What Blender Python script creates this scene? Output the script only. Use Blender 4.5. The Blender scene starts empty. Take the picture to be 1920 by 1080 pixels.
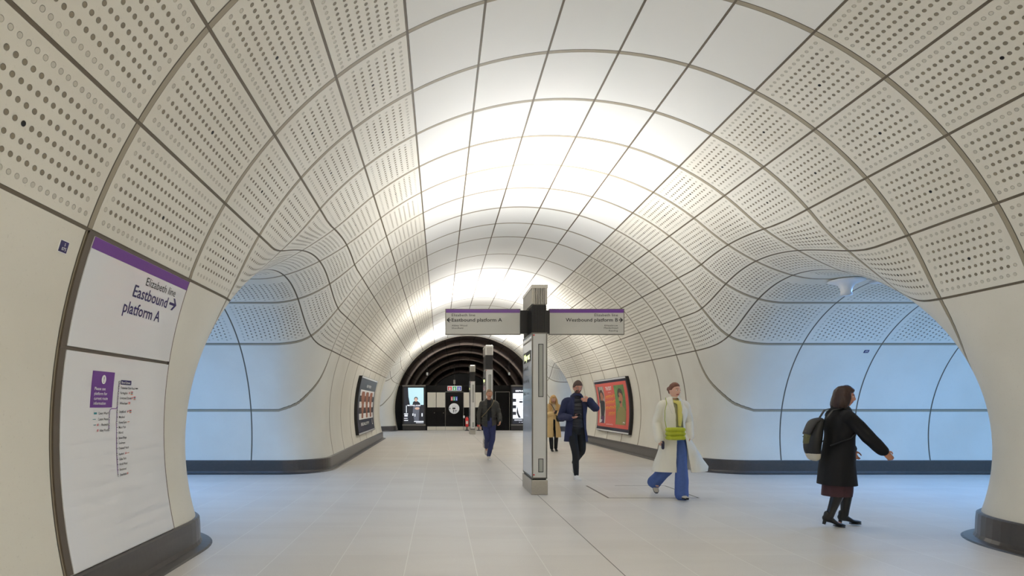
import bpy, bmesh, math, random
import numpy as np
from mathutils import Vector, Matrix
R = math.radians
random.seed(7)
SC = bpy.context.scene
COL = SC.collection

# ------------------------------------------------------------------ camera
CAM_H = 1.39
FPX = 1053.0
cd = bpy.data.cameras.new('camera'); cam = bpy.data.objects.new('camera', cd); COL.objects.link(cam)
cam.location = (0, 0, CAM_H); cam.rotation_euler = (R(90), 0, 0)
cd.sensor_width = 36; cd.lens = FPX / 1920 * 36
cd.shift_x = 135 / 1920; cd.shift_y = 219 / 1920
cd.clip_start = .05; cd.clip_end = 200
SC.camera = cam

# ------------------------------------------------------------------ world, exposure
w = bpy.data.worlds.new('world'); SC.world = w; w.use_nodes = True
w.node_tree.nodes['Background'].inputs[0].default_value = (.8, .85, 1, 1)
w.node_tree.nodes['Background'].inputs[1].default_value = .0
SC.view_settings.view_transform = 'Standard'; SC.view_settings.look = 'None'
SC.view_settings.gamma = 1; SC.view_settings.use_curve_mapping = False
SC.view_settings.exposure = 0.0
SC.cycles.max_bounces = 12; SC.cycles.diffuse_bounces = 8; SC.cycles.glossy_bounces = 4
SC.cycles.sample_clamp_indirect = 6

# ------------------------------------------------------------------ geometry of the place
AX, ZC, RM = 1.535, 1.15, 4.03          # main tunnel: axis x, centre height, radius
ZP, RP = .75, 2.6                       # cross passages: centre height, radius
YP = (8.75, 26.6)                       # their axes
FR = .85                                # radius of the rounded junction
YEND = 30.5                             # start of the black section
TOTEM_Y = (9.12, 17.96, 26.82)          # middles of the three totems

def add_light(name, kind, loc, rot, energy, color, **kw):
    l = bpy.data.lights.new(name, kind); l.energy = energy; l.color = color
    for k, v in kw.items(): setattr(l, k, v)
    o = bpy.data.objects.new(name, l); COL.objects.link(o)
    o.location = loc; o.rotation_euler = rot
    return o
# uplights in the totem heads (one more totem stands just behind the camera); each head throws up and to both sides
WARM, COOL = (1.0, .975, .945), (.24, .51, 1.06)
# for each head: watts straight up, to each side, away from the camera, towards the camera
UPL = {-8.6: (82, 64, 0, 0), .26: (190, 0, 0, 0), TOTEM_Y[0]: (0, 56, 66, 99), TOTEM_Y[1]: (111, 89, 0, 0), TOTEM_Y[2]: (200, 160, 0, 0)}
for y, (pu, ps, pn, pf) in UPL.items():
    for ax_, ay_, pw in ((0, 0, pu), (-48, 0, ps), (48, 0, ps), (0, -50, pn), (0, 50, pf)):
        if pw:
            add_light('totem_uplight', 'AREA', (AX + ax_ * .0016, y, 3.262), (R(180 + ay_), R(ax_), 0), pw, WARM,
                      shape='RECTANGLE', size=.06, size_y=.84, spread=R(150))
# added cool lamps under the passage crowns, in place of light from the platforms
PASS_W = (59, 32)
for yp, p in zip(YP, PASS_W):
    for s in (-1, 1):
        for xo in (5.9, 8.2, 10.3):
            o = add_light('passage_fill', 'AREA', (AX + s * xo, yp, 3.29), (0, 0, 0), p, COOL,
                          shape='RECTANGLE', size=1.2, size_y=.3)
# ------------------------------------------------------------------ materials
def rgb(r, g, b):
    f = lambda c: (c / 255 / 12.92) if c / 255 <= .04045 else ((c / 255 + .055) / 1.055) ** 2.4
    return (f(r), f(g), f(b), 1)
def mat(name, col, rough=.6, metal=0, noise=0, nscale=8, spec=.5, bump=0, emit=None, estr=0, coat=0, sheen=0):
    m = bpy.data.materials.new(name); m.use_nodes = True
    nt = m.node_tree; b = nt.nodes['Principled BSDF']
    b.inputs['Base Color'].default_value = col; b.inputs['Roughness'].default_value = rough
    b.inputs['Metallic'].default_value = metal; b.inputs['Specular IOR Level'].default_value = spec
    b.inputs['Coat Weight'].default_value = coat; b.inputs['Coat Roughness'].default_value = .05
    b.inputs['Sheen Weight'].default_value = sheen
    if emit: b.inputs['Emission Color'].default_value = emit; b.inputs['Emission Strength'].default_value = estr
    tc = nt.nodes.new('ShaderNodeTexCoord'); n = nt.nodes.new('ShaderNodeTexNoise')
    n.inputs['Scale'].default_value = nscale; n.inputs['Detail'].default_value = 4
    nt.links.new(tc.outputs['Object'], n.inputs['Vector'])
    if noise:
        mx = nt.nodes.new('ShaderNodeMix'); mx.data_type = 'RGBA'
        mx.inputs['A'].default_value = tuple(c * (1 - noise) for c in col[:3]) + (1,)
        mx.inputs['B'].default_value = tuple(min(1, c * (1 + noise)) for c in col[:3]) + (1,)
        nt.links.new(n.outputs['Fac'], mx.inputs['Factor']); nt.links.new(mx.outputs['Result'], b.inputs['Base Color'])
    if bump:
        bp = nt.nodes.new('ShaderNodeBump'); bp.inputs['Strength'].default_value = bump; bp.inputs['Distance'].default_value = .02
        nt.links.new(n.outputs['Fac'], bp.inputs['Height']); nt.links.new(bp.outputs['Normal'], b.inputs['Normal'])
    return m

class NG:
    """tiny expression helper for node graphs"""
    def __init__(s, nt): s.nt = nt
    def sock(s, x, inp):
        if isinstance(x, (int, float)): inp.default_value = x
        else: s.nt.links.new(x, inp)
    def m(s, op, a, b=None, c=None, clamp=False):
        n = s.nt.nodes.new('ShaderNodeMath'); n.operation = op; n.use_clamp = clamp
        s.sock(a, n.inputs[0])
        if b is not None: s.sock(b, n.inputs[1])
        if c is not None: s.sock(c, n.inputs[2])
        return n.outputs[0]
    def add(s, a, b): return s.m('ADD', a, b)
    def sub(s, a, b): return s.m('SUBTRACT', a, b)
    def mul(s, a, b): return s.m('MULTIPLY', a, b)
    def div(s, a, b): return s.m('DIVIDE', a, b)
    def lt(s, a, b): return s.m('LESS_THAN', a, b)
    def gt(s, a, b): return s.m('GREATER_THAN', a, b)
    def mn(s, a, b): return s.m('MINIMUM', a, b)
    def mxx(s, a, b): return s.m('MAXIMUM', a, b)
    def fl(s, a): return s.m('FLOOR', a)
    def fr(s, a): return s.m('FRACT', a)
    def ab(s, a): return s.m('ABSOLUTE', a)
    def sel(s, c, a, b): return s.add(s.mul(c, a), s.mul(s.sub(1, c), b))     # c ? a : b
    def step(s, x, e0, e1):                                                    # smoothstep
        n = s.nt.nodes.new('ShaderNodeMapRange'); n.interpolation_type = 'SMOOTHSTEP'
        s.sock(x, n.inputs['Value']); n.inputs['From Min'].default_value = e0; n.inputs['From Max'].default_value = e1
        return n.outputs[0]
    def mix(s, f, a, b):
        n = s.nt.nodes.new('ShaderNodeMix'); n.data_type = 'RGBA'
        s.sock(f, n.inputs['Factor'])
        for x, i in ((a, 'A'), (b, 'B')):
            if isinstance(x, tuple): n.inputs[i].default_value = x
            else: s.nt.links.new(x, n.inputs[i])
        return n.outputs['Result']

def panel_material():
    m = bpy.data.materials.new('cast_panel'); m.use_nodes = True
    nt = m.node_tree; g = NG(nt); bs = nt.nodes['Principled BSDF']
    def att(n):
        a = nt.nodes.new('ShaderNodeAttribute'); a.attribute_name = n; return a.outputs['Fac']
    A, B, gA, gB, PW = att('pa'), att('pb'), att('ga'), att('gb'), att('pw')
    fA, fB = g.fr(A), g.fr(B)
    # distances in metres to the nearest joint line
    dA = g.div(g.mn(fA, g.sub(1, fA)), gA); dB = g.div(g.mn(fB, g.sub(1, fB)), gB)
    dB = g.add(dB, g.mul(g.lt(B, .9), 1)); dB = g.add(dB, g.mul(g.gt(B, 40), 1))
    sgn = g.sub(g.mul(g.gt(fA, .5), 2), 1)
    # perforated cells
    wide = g.add(g.lt(A, 1), g.mul(g.gt(A, 9), g.lt(A, 16)))
    inp = g.gt(B, 7)
    sA = g.mn(g.ab(g.sub(A, 5)), g.ab(g.sub(A, 20)))
    perf = g.add(g.mul(g.gt(B, 3), g.lt(B, 7)), g.mul(g.mul(inp, g.gt(PW, .4)), g.mul(g.gt(sA, .3), g.lt(sA, 2))))
    nA = g.add(13, g.mul(wide, 10)); nB = g.add(8, g.mul(inp, 8))
    padA = g.sel(wide, .045, .07)
    ub = g.mul(g.div(g.sub(fB, .055), .89), nB)
    row = g.fl(ub); odd = g.m('MODULO', row, 2)
    ua = g.sub(g.mul(g.div(g.sub(fA, padA), g.sub(1, g.mul(padA, 2))), nA), g.mul(g.sub(odd, .5), .5))
    colm = g.fl(ua)
    px = g.div(g.mul(g.sub(g.fr(ua), .5), g.sub(1, g.mul(padA, 2))), g.mul(nA, gA))
    py = g.div(g.mul(g.sub(g.fr(ub), .5), .89), g.mul(nB, gB))
    d = g.m('SQRT', g.add(g.mul(px, px), g.mul(py, py)))
    ok = g.mul(g.mul(g.gt(ub, 0), g.lt(ub, nB)), g.mul(g.gt(ua, 0), g.lt(ua, nA)))
    ok = g.mul(ok, perf)
    edge = g.m('MAXIMUM', g.m('MAXIMUM', g.lt(row, .5), g.gt(row, g.sub(nB, 1.5))), g.m('MAXIMUM', g.lt(colm, .5), g.gt(colm, g.sub(nA, 1.5))))
    centre = g.mul(g.mul(g.gt(row, g.sub(g.mul(nB, .5), .6)), g.lt(row, g.add(g.mul(nB, .5), .4))),
                   g.mul(g.gt(colm, g.sub(g.mul(nA, .5), 1.1)), g.lt(colm, g.sub(g.mul(nA, .5), .1))))
    hole = g.mul(g.sub(1, g.step(d, .0135, .0165)), ok)
    # joints: wide reveal round the rings, narrow gasket along
    band = g.mul(g.sub(1, g.step(dA, .024, .028)), g.gt(gA, .01))
    core = g.sub(1, g.step(g.ab(g.sub(g.mul(dA, sgn), .022)), .004, .006))
    long_ = g.sub(1, g.step(dB, .010, .013))
    # colours of the things themselves
    tc = nt.nodes.new('ShaderNodeTexCoord')
    n1 = nt.nodes.new('ShaderNodeTexNoise'); n1.inputs['Scale'].default_value = .9; n1.inputs['Detail'].default_value = 5
    n2 = nt.nodes.new('ShaderNodeTexNoise'); n2.inputs['Scale'].default_value = 60; n2.inputs['Detail'].default_value = 3
    nt.links.new(tc.outputs['Object'], n1.inputs['Vector']); nt.links.new(tc.outputs['Object'], n2.inputs['Vector'])
    base = g.mix(g.step(n1.outputs['Fac'], .3, .7), rgb(219, 215, 203), rgb(227, 224, 213))
    base = g.mix(g.step(n2.outputs['Fac'], .62, .8), base, rgb(210, 206, 195))
    base = g.mix(g.lt(B, 3), base, rgb(228, 228, 224))          # smooth crown panels are whiter
    c = g.mix(g.mul(hole, g.sel(edge, .35, 1)), base, rgb(138, 129, 111))
    c = g.mix(g.mul(hole, centre), c, rgb(20, 18, 16))
    c = g.mix(band, c, rgb(158, 149, 130))
    c = g.mix(core, c, rgb(88, 80, 66))
    c = g.mix(long_, c, rgb(104, 94, 78))
    nt.links.new(c, bs.inputs['Base Color'])
    bs.inputs['Roughness'].default_value = .62; bs.inputs['Specular IOR Level'].default_value = .35
    h = g.sub(1, g.m('MAXIMUM', g.mul(hole, g.sel(edge, .6, 1)), g.m('MAXIMUM', g.mul(band, .8), long_)))
    bp = nt.nodes.new('ShaderNodeBump'); bp.inputs['Distance'].default_value = .022; bp.inputs['Strength'].default_value = 1
    nt.links.new(h, bp.inputs['Height']); nt.links.new(bp.outputs['Normal'], bs.inputs['Normal'])
    return m
M_PANEL = panel_material()

def floor_material():
    m = bpy.data.materials.new('terrazzo_tiles'); m.use_nodes = True
    nt = m.node_tree; g = NG(nt); bs = nt.nodes['Principled BSDF']
    tc = nt.nodes.new('ShaderNodeTexCoord'); sp = nt.nodes.new('ShaderNodeSeparateXYZ'); nt.links.new(tc.outputs['Object'], sp.inputs[0])
    X, Y = sp.outputs[0], sp.outputs[1]
    u = g.div(g.sub(X, AX - .03), .6); v = g.div(g.sub(Y, 4.6), .6)
    fu, fv = g.fr(u), g.fr(v)
    du = g.mul(g.mn(fu, g.sub(1, fu)), .6); dv = g.mul(g.mn(fv, g.sub(1, fv)), .6)
    ju = g.sub(1, g.step(du, .0026, .0044)); jv = g.sub(1, g.step(dv, .0022, .004))
    axis = g.mul(g.sub(1, g.step(g.ab(g.sub(X, AX - .03)), .004, .006)), 1)
    comb = nt.nodes.new('ShaderNodeCombineXYZ'); nt.links.new(g.fl(u), comb.inputs[0]); nt.links.new(g.fl(v), comb.inputs[1])
    wn = nt.nodes.new('ShaderNodeTexWhiteNoise'); nt.links.new(comb.outputs[0], wn.inputs['Vector'])
    n = nt.nodes.new('ShaderNodeTexNoise'); n.inputs['Scale'].default_value = 130; n.inputs['Detail'].default_value = 2
    n3 = nt.nodes.new('ShaderNodeTexNoise'); n3.inputs['Scale'].default_value = .8; n3.inputs['Detail'].default_value = 6
    mp = nt.nodes.new('ShaderNodeMapping'); mp.inputs['Scale'].default_value = (.6, 2.6, 1)
    nt.links.new(tc.outputs['Object'], n.inputs['Vector']); nt.links.new(tc.outputs['Object'], mp.inputs[0]); nt.links.new(mp.outputs[0], n3.inputs['Vector'])
    c = g.mix(wn.outputs['Value'], rgb(210, 205, 198), rgb(217, 212, 205))
    c = g.mix(g.step(n.outputs['Fac'], .6, .78), c, rgb(186, 180, 174))
    c = g.mix(g.mul(g.step(n.outputs['Fac'], .38, .26), 1), c, rgb(224, 220, 214))
    c = g.mix(g.mul(g.step(n3.outputs['Fac'], .4, .7), .35), c, rgb(200, 192, 184))
    c = g.mix(g.mul(ju, .85), c, rgb(232, 230, 222)); c = g.mix(g.mul(jv, .4), c, rgb(230, 227, 219))
    c = g.mix(axis, c, rgb(98, 92, 84))
    nt.links.new(c, bs.inputs['Base Color'])
    nt.links.new(g.add(.30, g.mul(n3.outputs['Fac'], .14)), bs.inputs['Roughness'])
    bs.inputs['Specular IOR Level'].default_value = .5
    return m
M_FLOOR = floor_material()

# ------------------------------------------------------------------ the vaults
_yk = [5.06 - 1.45 * n for n in range(10, 0, -1)] + [5.06 + .95 * k for k in range(9)] + \
      [12.66 + 1.4486 * k for k in range(1, 8)] + [22.8 + .95 * k for k in range(1, 9)] + [32]
_ak = list(range(-9, 1)) + list(range(1, 10)) + list(range(10, 17)) + list(range(17, 25)) + [25.2]
def A_main(y): return np.interp(y, _yk, _ak)
def A_pass(y, z, c, yp):
    ph = np.degrees(np.arctan2(z - ZP, np.abs(y - yp)))
    return c + np.sign(y - yp) * np.interp(ph, [-40, 11.7, 43.5, 67.8, 90], [4.4, 3, 2, 1, 0])
def B_main(x, z):
    th = np.degrees(np.arctan2(np.abs(x - AX), z - ZC))
    return np.where(th < 70.2, th / 10.8 + .5, np.interp(th, [70.2, 71.8, 108], [7, 7.148, 7.5]))
def B_pass(x): return 7 + (np.abs(x - AX) - 3.835) / 1.5
WB = .75
def fields(p):
    x, y, z = p[:, 0], p[:, 1], p[:, 2]
    a = np.hypot(x - AX, z - ZC) - RM
    A = A_main(y); B = B_main(x, z); S = B - 7.0
    PW = 0 * x
    for yp, c in zip(YP, (5, 20)):
        b = np.hypot(y - yp, z - ZP) - RP
        t = np.clip(.5 - .5 * (b - np.maximum(a, 0)) / WB, 0, 1); wgt = t * t * (3 - 2 * t)
        near = np.abs(y - yp) < 4.5
        wgt = np.where(near & (z < 4.25), wgt, 0)
        ph = np.degrees(np.arctan2(z - ZP, np.abs(y - yp)))
        Ap = A_pass(y, z, c, yp)
        kick = np.sign(y - yp) * .215 * np.exp(-((ph - 18.5) / 9) ** 2) * (4 * wgt * (1 - wgt)) ** .6
        PW = np.maximum(PW, wgt)
        A = A * (1 - wgt) + Ap * wgt + kick
        B = B * (1 - wgt) + B_pass(x) * wgt
        S = S * (1 - wgt) + (np.abs(Ap - c) - 2) * 1.0 * wgt
    return A, B, S, PW

class Mesh:
    def __init__(s): s.v = []; s.f = []; s.n = 0
    def grid(s, P):                       # P: (m, n, 3)
        m, n = P.shape[:2]; idx = np.arange(m * n).reshape(m, n) + s.n
        a, b, c, d = idx[:-1, :-1].ravel(), idx[1:, :-1].ravel(), idx[1:, 1:].ravel(), idx[:-1, 1:].ravel()
        s.v.append(P.reshape(-1, 3)); s.f.append(np.stack([a, b, c], 1)); s.f.append(np.stack([a, c, d], 1)); s.n += m * n
    def get(s): return np.concatenate(s.v), np.concatenate(s.f)

def clip_tris(V, F, val, extra=None):
    """keep the part of the triangles where val >= 0 (exact linear cut)"""
    V = list(map(tuple, V)); val = list(val); out = []; cache = {}
    va = np.array(val); s = va[F] >= 0; cnt = s.sum(1)
    out = [tuple(t) for t in F[cnt == 3]]
    def cut(i, j):
        k = (min(i, j), max(i, j))
        if k not in cache:
            a, b = va[k[0]], va[k[1]]; t = a / (a - b)
            p, q = V[k[0]], V[k[1]]
            V.append(tuple(p[n] + (q[n] - p[n]) * t for n in range(3))); cache[k] = len(V) - 1
        return cache[k]
    for f, sf, c in zip(F, s, cnt):
        if c in (0, 3): continue
        poly = []
        for n in range(3):
            i, j = int(f[n]), int(f[(n + 1) % 3])
            if sf[n]: poly.append(i)
            if sf[n] != sf[(n + 1) % 3]: poly.append(cut(i, j))
        for n in range(1, len(poly) - 1): out.append((poly[0], poly[n], poly[n + 1]))
    V = np.array(V); F = np.array(out, dtype=np.int64).reshape(-1, 3)
    used, inv = np.unique(F, return_inverse=True)
    return V[used], inv.reshape(-1, 3)

def normals_of(p):
    """analytic inward normals of the blended surface"""
    x, y, z = p[:, 0], p[:, 1], p[:, 2]
    ra = np.hypot(x - AX, z - ZC); a = ra - RM
    ga = np.stack([(x - AX) / ra, 0 * x, (z - ZC) / ra], 1)
    n = ga.copy()
    for yp in YP:
        near = np.abs(y - yp) < 4.6
        rb = np.hypot(y - yp, z - ZP); b = rb - RP
        gb = np.stack([0 * x, (y - yp) / rb, (z - ZP) / rb], 1)
        u = np.maximum(FR - a, 0); v = np.maximum(FR - b, 0)
        g = ga * u[:, None] + gb * v[:, None]
        l = np.linalg.norm(g, axis=1)
        n = np.where((near & (l > 1e-4))[:, None], g / np.maximum(l, 1e-6)[:, None], n)
        # deep in the passage only b matters
        n = np.where((near & (a > FR))[:, None], gb, n)
    return -n

def link(o): COL.objects.link(o); return o
def tag(o, label=None, cat=None, group=None, kind=None):
    if label: o['label'] = label
    if cat: o['category'] = cat
    if group: o['group'] = group
    if kind: o['kind'] = kind
    return o

def build_shell():
    S = Mesh()
    # main vault
    ys = np.arange(-9, YEND + .001, .0987); th = np.radians(np.linspace(-106.5, 106.5, 121))
    Y, T = np.meshgrid(ys, th, indexing='ij')
    S.grid(np.stack([AX + RM * np.sin(T), Y, ZC + RM * np.cos(T)], 2))
    V, F = S.get()
    for yp in YP:
        near = np.abs(V[:, 1] - yp)
        b = np.where(V[:, 2] < 4.4, np.hypot(V[:, 1] - yp, V[:, 2] - ZP) - RP - FR, 5)
        V, F = clip_tris(V, F, b)
    parts = [(V, F)]
    for yp in YP:
        for s in (-1, 1):
            P = Mesh()
            # rounded junction
            ts = np.linspace(0, math.pi / 2, 15); ph = np.radians(np.linspace(-21.5, 201.5, 150))
            Tt, PH = np.meshgrid(ts, ph, indexing='ij')
            a = FR - FR * np.cos(Tt); b = FR - FR * np.sin(Tt)
            z = ZP + (RP + b) * np.sin(PH); y = yp + (RP + b) * np.cos(PH)
            q = (RM + a) ** 2 - (z - ZC) ** 2
            x = AX + s * np.sqrt(np.maximum(q, 0))
            P.grid(np.stack([x, y, z], 2))
            # passage barrel
            xe = 11.5
            x0 = np.sqrt((RM + FR) ** 2 - (z[-1] - ZC) ** 2)
            k = np.linspace(0, 1, 60)[:, None]
            xx = x0[None, :] * (1 - k) + xe * k
            P.grid(np.stack([AX + s * xx, np.broadcast_to(y[-1], xx.shape), np.broadcast_to(z[-1], xx.shape)], 2))
            parts.append(P.get())
    # join, orient, trim at the plinth
    Vs, Fs, n = [], [], 0
    for V, F in parts: Vs.append(V); Fs.append(F + n); n += len(V)
    V, F = np.concatenate(Vs), np.concatenate(Fs)
    V, F = clip_tris(V, F, V[:, 2] - .12)
    V, F = clip_tris(V, F, YEND - V[:, 1])
    c = V[F].mean(1); fn = np.cross(V[F[:, 1]] - V[F[:, 0]], V[F[:, 2]] - V[F[:, 0]])
    N = normals_of(c); flip = (fn * N).sum(1) < 0
    F[flip] = F[flip][:, ::-1]
    A, B, Sv, _ = fields(V)
    def emit(name, val):
        v, f = clip_tris(V, F, val)
        c = v[f]; ar = np.linalg.norm(np.cross(c[:, 1] - c[:, 0], c[:, 2] - c[:, 0]), axis=1); f = f[ar > 1e-9]
        me = bpy.data.meshes.new(name); me.from_pydata(v.tolist(), [], f.tolist())
        a, b, _, pw = fields(v)
        # gradients along the surface
        nr = normals_of(v); e = 1e-3
        t1 = np.cross(nr, np.tile([0, 0, 1.0], (len(v), 1))); ln = np.linalg.norm(t1, axis=1)
        t1 = np.where((ln < .05)[:, None], np.array([[1.0, 0, 0]]), t1 / np.maximum(ln, 1e-6)[:, None])
        t2 = np.cross(nr, t1)
        def gr(k):
            d1 = (fields(v + t1 * e)[k] - fields(v - t1 * e)[k]) / (2 * e); d2 = (fields(v + t2 * e)[k] - fields(v - t2 * e)[k]) / (2 * e)
            return np.clip(np.hypot(d1, d2), .02, 4)
        for nm, arr in (('pa', a), ('pb', b), ('pw', pw), ('ga', gr(0)), ('gb', gr(1))):
            at = me.attributes.new(nm, 'FLOAT', 'POINT'); at.data.foreach_set('value', arr.astype(np.float32))
        me.materials.append(M_PANEL)
        me.polygons.foreach_set('use_smooth', [True] * len(me.polygons))
        me.normals_split_custom_set_from_vertices(nr.tolist())
        o = link(bpy.data.objects.new(name, me)); tag(o, kind='structure'); return o
    side = V[:, 0] - AX
    emit('ceiling', -Sv)
    emit('wall_left', np.minimum(Sv, -side)); emit('wall_right', np.minimum(Sv, side))
build_shell()

class MB:
    """collects shapes into one mesh"""
    def __init__(s): s.v = []; s.f = []; s.mi = []
    def box(s, c, d, mi=0, rot=None, top=1.0):
        n = len(s.v)
        for sz in (-1, 1):
            k = top if sz > 0 else 1
            for sx, sy in ((-1, -1), (1, -1), (1, 1), (-1, 1)):
                p = Vector((sx * d[0] / 2 * k, sy * d[1] / 2 * k, sz * d[2] / 2))
                if rot: p = rot @ p
                s.v.append(tuple(Vector(c) + p))
        for q in ((0, 3, 2, 1), (4, 5, 6, 7), (0, 1, 5, 4), (1, 2, 6, 5), (2, 3, 7, 6), (3, 0, 4, 7)):
            s.f.append(tuple(n + i for i in q)); s.mi.append(mi)
        return s
    def rings(s, rs, mi=0, closed=True, cap=True):
        n = len(s.v); k = len(rs[0])
        for r in rs: s.v += [tuple(p) for p in r]
        for i in range(len(rs) - 1):
            for j in range(k if closed else k - 1):
                a = n + i * k + j; b = n + i * k + (j + 1) % k
                s.f.append((a, b, b + k, a + k)); s.mi.append(mi)
        if cap and closed:
            s.f.append(tuple(n + j for j in range(k))[::-1]); s.mi.append(mi)
            e = n + (len(rs) - 1) * k; s.f.append(tuple(e + j for j in range(k))); s.mi.append(mi)
        return s
    def lathe(s, prof, c=(0, 0, 0), seg=32, mi=0, cap=True, axis='z'):
        rs = []
        for r, h in prof:
            ring = []
            for j in range(seg):
                a = 2 * math.pi * j / seg
                p = (r * math.cos(a), r * math.sin(a), h)
                if axis == 'y': p = (p[0], p[2], p[1])
                ring.append((c[0] + p[0], c[1] + p[1], c[2] + p[2]))
            rs.append(ring)
        return s.rings(rs, mi, True, cap)
    def tube(s, pts, r, seg=10, mi=0, flat=1.0, ref=None):
        pts = [Vector(p) for p in pts]; rr = r if isinstance(r, (list, tuple)) else [r] * len(pts)
        rs = []
        for i, p in enumerate(pts):
            t = (pts[min(i + 1, len(pts) - 1)] - pts[max(i - 1, 0)]).normalized()
            rf = Vector(ref) if ref else (Vector((0, 0, 1)) if abs(t.z) < .9 else Vector((1, 0, 0)))
            u = t.cross(rf).normalized(); v = u.cross(t)
            ra, rb = rr[i] if isinstance(rr[i], (list, tuple)) else (rr[i], rr[i] * flat)
            rs.append([p + u * ra * math.cos(2 * math.pi * j / seg) + v * rb * math.sin(2 * math.pi * j / seg) for j in range(seg)])
        return s.rings(rs, mi)
    def poly(s, pts, mi=0): n = len(s.v); s.v += [tuple(p) for p in pts]; s.f.append(tuple(range(n, n + len(pts)))); s.mi.append(mi); return s
    def build(s, name, mats, parent=None, smooth=False, bevel=0, loc=None):
        me = bpy.data.meshes.new(name); me.from_pydata(s.v, [], s.f)
        mats = mats if isinstance(mats, (list, tuple)) else [mats]
        for m in mats: me.materials.append(m)
        me.polygons.foreach_set('material_index', s.mi)
        bm = bmesh.new(); bm.from_mesh(me); bmesh.ops.recalc_face_normals(bm, faces=bm.faces); bm.to_mesh(me); bm.free()
        if smooth: me.polygons.foreach_set('use_smooth', [True] * len(me.polygons))
        o = link(bpy.data.objects.new(name, me))
        if parent: o.parent = parent
        if loc: o.location = loc
        if bevel:
            b = o.modifiers.new('bevel', 'BEVEL'); b.width = bevel; b.segments = 2; b.limit_method = 'ANGLE'
        return o
def thing(name, label, cat, loc=(0, 0, 0), rz=0, group=None):
    o = link(bpy.data.objects.new(name, None)); o.empty_display_size = .1
    o.location = loc; o.rotation_euler = (0, 0, rz); return tag(o, label, cat, group)

# floor, end caps behind the camera and in the passages
fb = MB(); fb.box((AX, 12.5, -.1), (27, 46, .2)); tag(fb.build('floor', M_FLOOR), kind='structure')
M_CREAM = mat('painted_cream', rgb(214, 208, 194), .6, noise=.03)
def cap_disc(name, c, r, axis, z0):
    m = MB(); pts = []
    for j in range(64):
        a = 2 * math.pi * j / 64
        h = max(z0, c[2] + r * math.sin(a)); k = r * math.cos(a)
        pts.append((c[0] + k, c[1], h) if axis == 'y' else (c[0], c[1] + k, h))
    m.poly(pts); d = (0, .1, 0) if axis == 'y' else (.1, 0, 0)
    m2 = MB(); m2.rings([pts, [tuple(np.array(p) + np.array(d)) for p in pts]])
    return tag(m2.build(name, M_CREAM), kind='structure')
cap_disc('wall_behind', (AX, -9.05, ZC), RM + .02, 'y', 0)
for i, yp in enumerate(YP):
    for s, nm in ((-1, 'wall_passage_left'), (1, 'wall_passage_right')):
        cap_disc(nm if i == 0 else nm + '_far', (AX + s * 11.5 - (0 if s > 0 else .1), yp, ZP), RP + .02, 'x', 0)

# ------------------------------------------------------------------ plinth (dark stone baseboard)
M_STONE = mat('dark_stone', rgb(74, 70, 68), .28, noise=.18, nscale=25)
def plan(zz, off):
    """outline of the right wall in plan at height zz, moved off metres into the room; x measured from the axis"""
    pts = []; ax = lambda a: math.sqrt((RM + a) ** 2 - (zz - ZC) ** 2)
    def fillet(yp, sg):
        seq = []
        for i in range(15):
            t = math.pi / 2 * i / 14
            a = FR - FR * math.cos(t); b = FR - FR * math.sin(t)
            seq.append((ax(a), yp + sg * math.sqrt((RP + b) ** 2 - (zz - ZP) ** 2)))
        return seq
    runs = []
    f0 = fillet(YP[0], -1); runs.append([(ax(0), y) for y in np.linspace(-9, f0[0][1] - .05, 20)] + f0 + [(x, f0[-1][1]) for x in np.linspace(f0[-1][0] + .1, 11.5, 12)])
    f1 = fillet(YP[0], 1); f2 = fillet(YP[1], -1)
    runs.append([(x, f1[-1][1]) for x in np.linspace(11.5, f1[-1][0] + .1, 12)] + f1[::-1] + [(ax(0), y) for y in np.linspace(f1[0][1] + .05, f2[0][1] - .05, 16)] + f2 + [(x, f2[-1][1]) for x in np.linspace(f2[-1][0] + .1, 11.5, 12)])
    f3 = fillet(YP[1], 1)
    runs.append([(x, f3[-1][1]) for x in np.linspace(11.5, f3[-1][0] + .1, 12)] + f3[::-1] + [(ax(0), y) for y in np.linspace(f3[0][1] + .02, YEND, 4)])
    out = []
    for r in runs:
        r = [Vector((p[0], p[1])) for p in r]; o = []
        for i, p in enumerate(r):
            t = (r[min(i + 1, len(r) - 1)] - r[max(i - 1, 0)]).normalized()
            o.append(p + Vector((-t.y, t.x)) * off)
        out.append(o)
    return out
for s, nm in ((-1, 'baseboard_left'), (1, 'baseboard_right')):
    prof = [(.275, -.06), (.275, .012), (.262, .03), (.20, .036), (.06, .04), (.025, .055), (.012, .13), (0.0, .15), (-.02, .15), (-.02, -.2)]
    m = MB()
    lines = []
    for zz, off in prof:
        base = plan(.24, off); lines.append([[(AX + s * p.x, p.y, zz) for p in r] for r in base])
    for k in range(3):
        m.rings([l[k] for l in lines], closed=False)
    tag(m.build(nm, M_STONE, smooth=False), kind='structure')
# ------------------------------------------------------------------ shared materials
M_STEEL = mat('brushed_steel', rgb(176, 172, 164), .34, .9, noise=.08, nscale=60)
M_EDGE = mat('grey_edge_metal', rgb(120, 116, 110), .4, .7)
M_CLAD = mat('pale_grey_cladding', rgb(214, 214, 212), .32, noise=.02)
M_GLOSSW = mat('white_enamel', rgb(238, 239, 242), .07, coat=.6)
M_BLACK = mat('black_finish', rgb(26, 22, 20), .45)
M_BLKGLOSS = mat('black_enamel', rgb(10, 9, 9), .2, spec=.14)
M_BLKVAULT = mat('black_vault_cladding', rgb(148, 136, 130), .3, metal=.94)
M_PURPLE = mat('purple_band', rgb(112, 62, 148), .3)
M_NAVY = mat('navy_print', rgb(38, 28, 92), .4)
M_INK = mat('black_print', rgb(22, 22, 24), .5)
M_WHITE = mat('white_print', rgb(240, 240, 240), .4)
M_RED = mat('red_print', rgb(205, 40, 50), .4)
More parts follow.
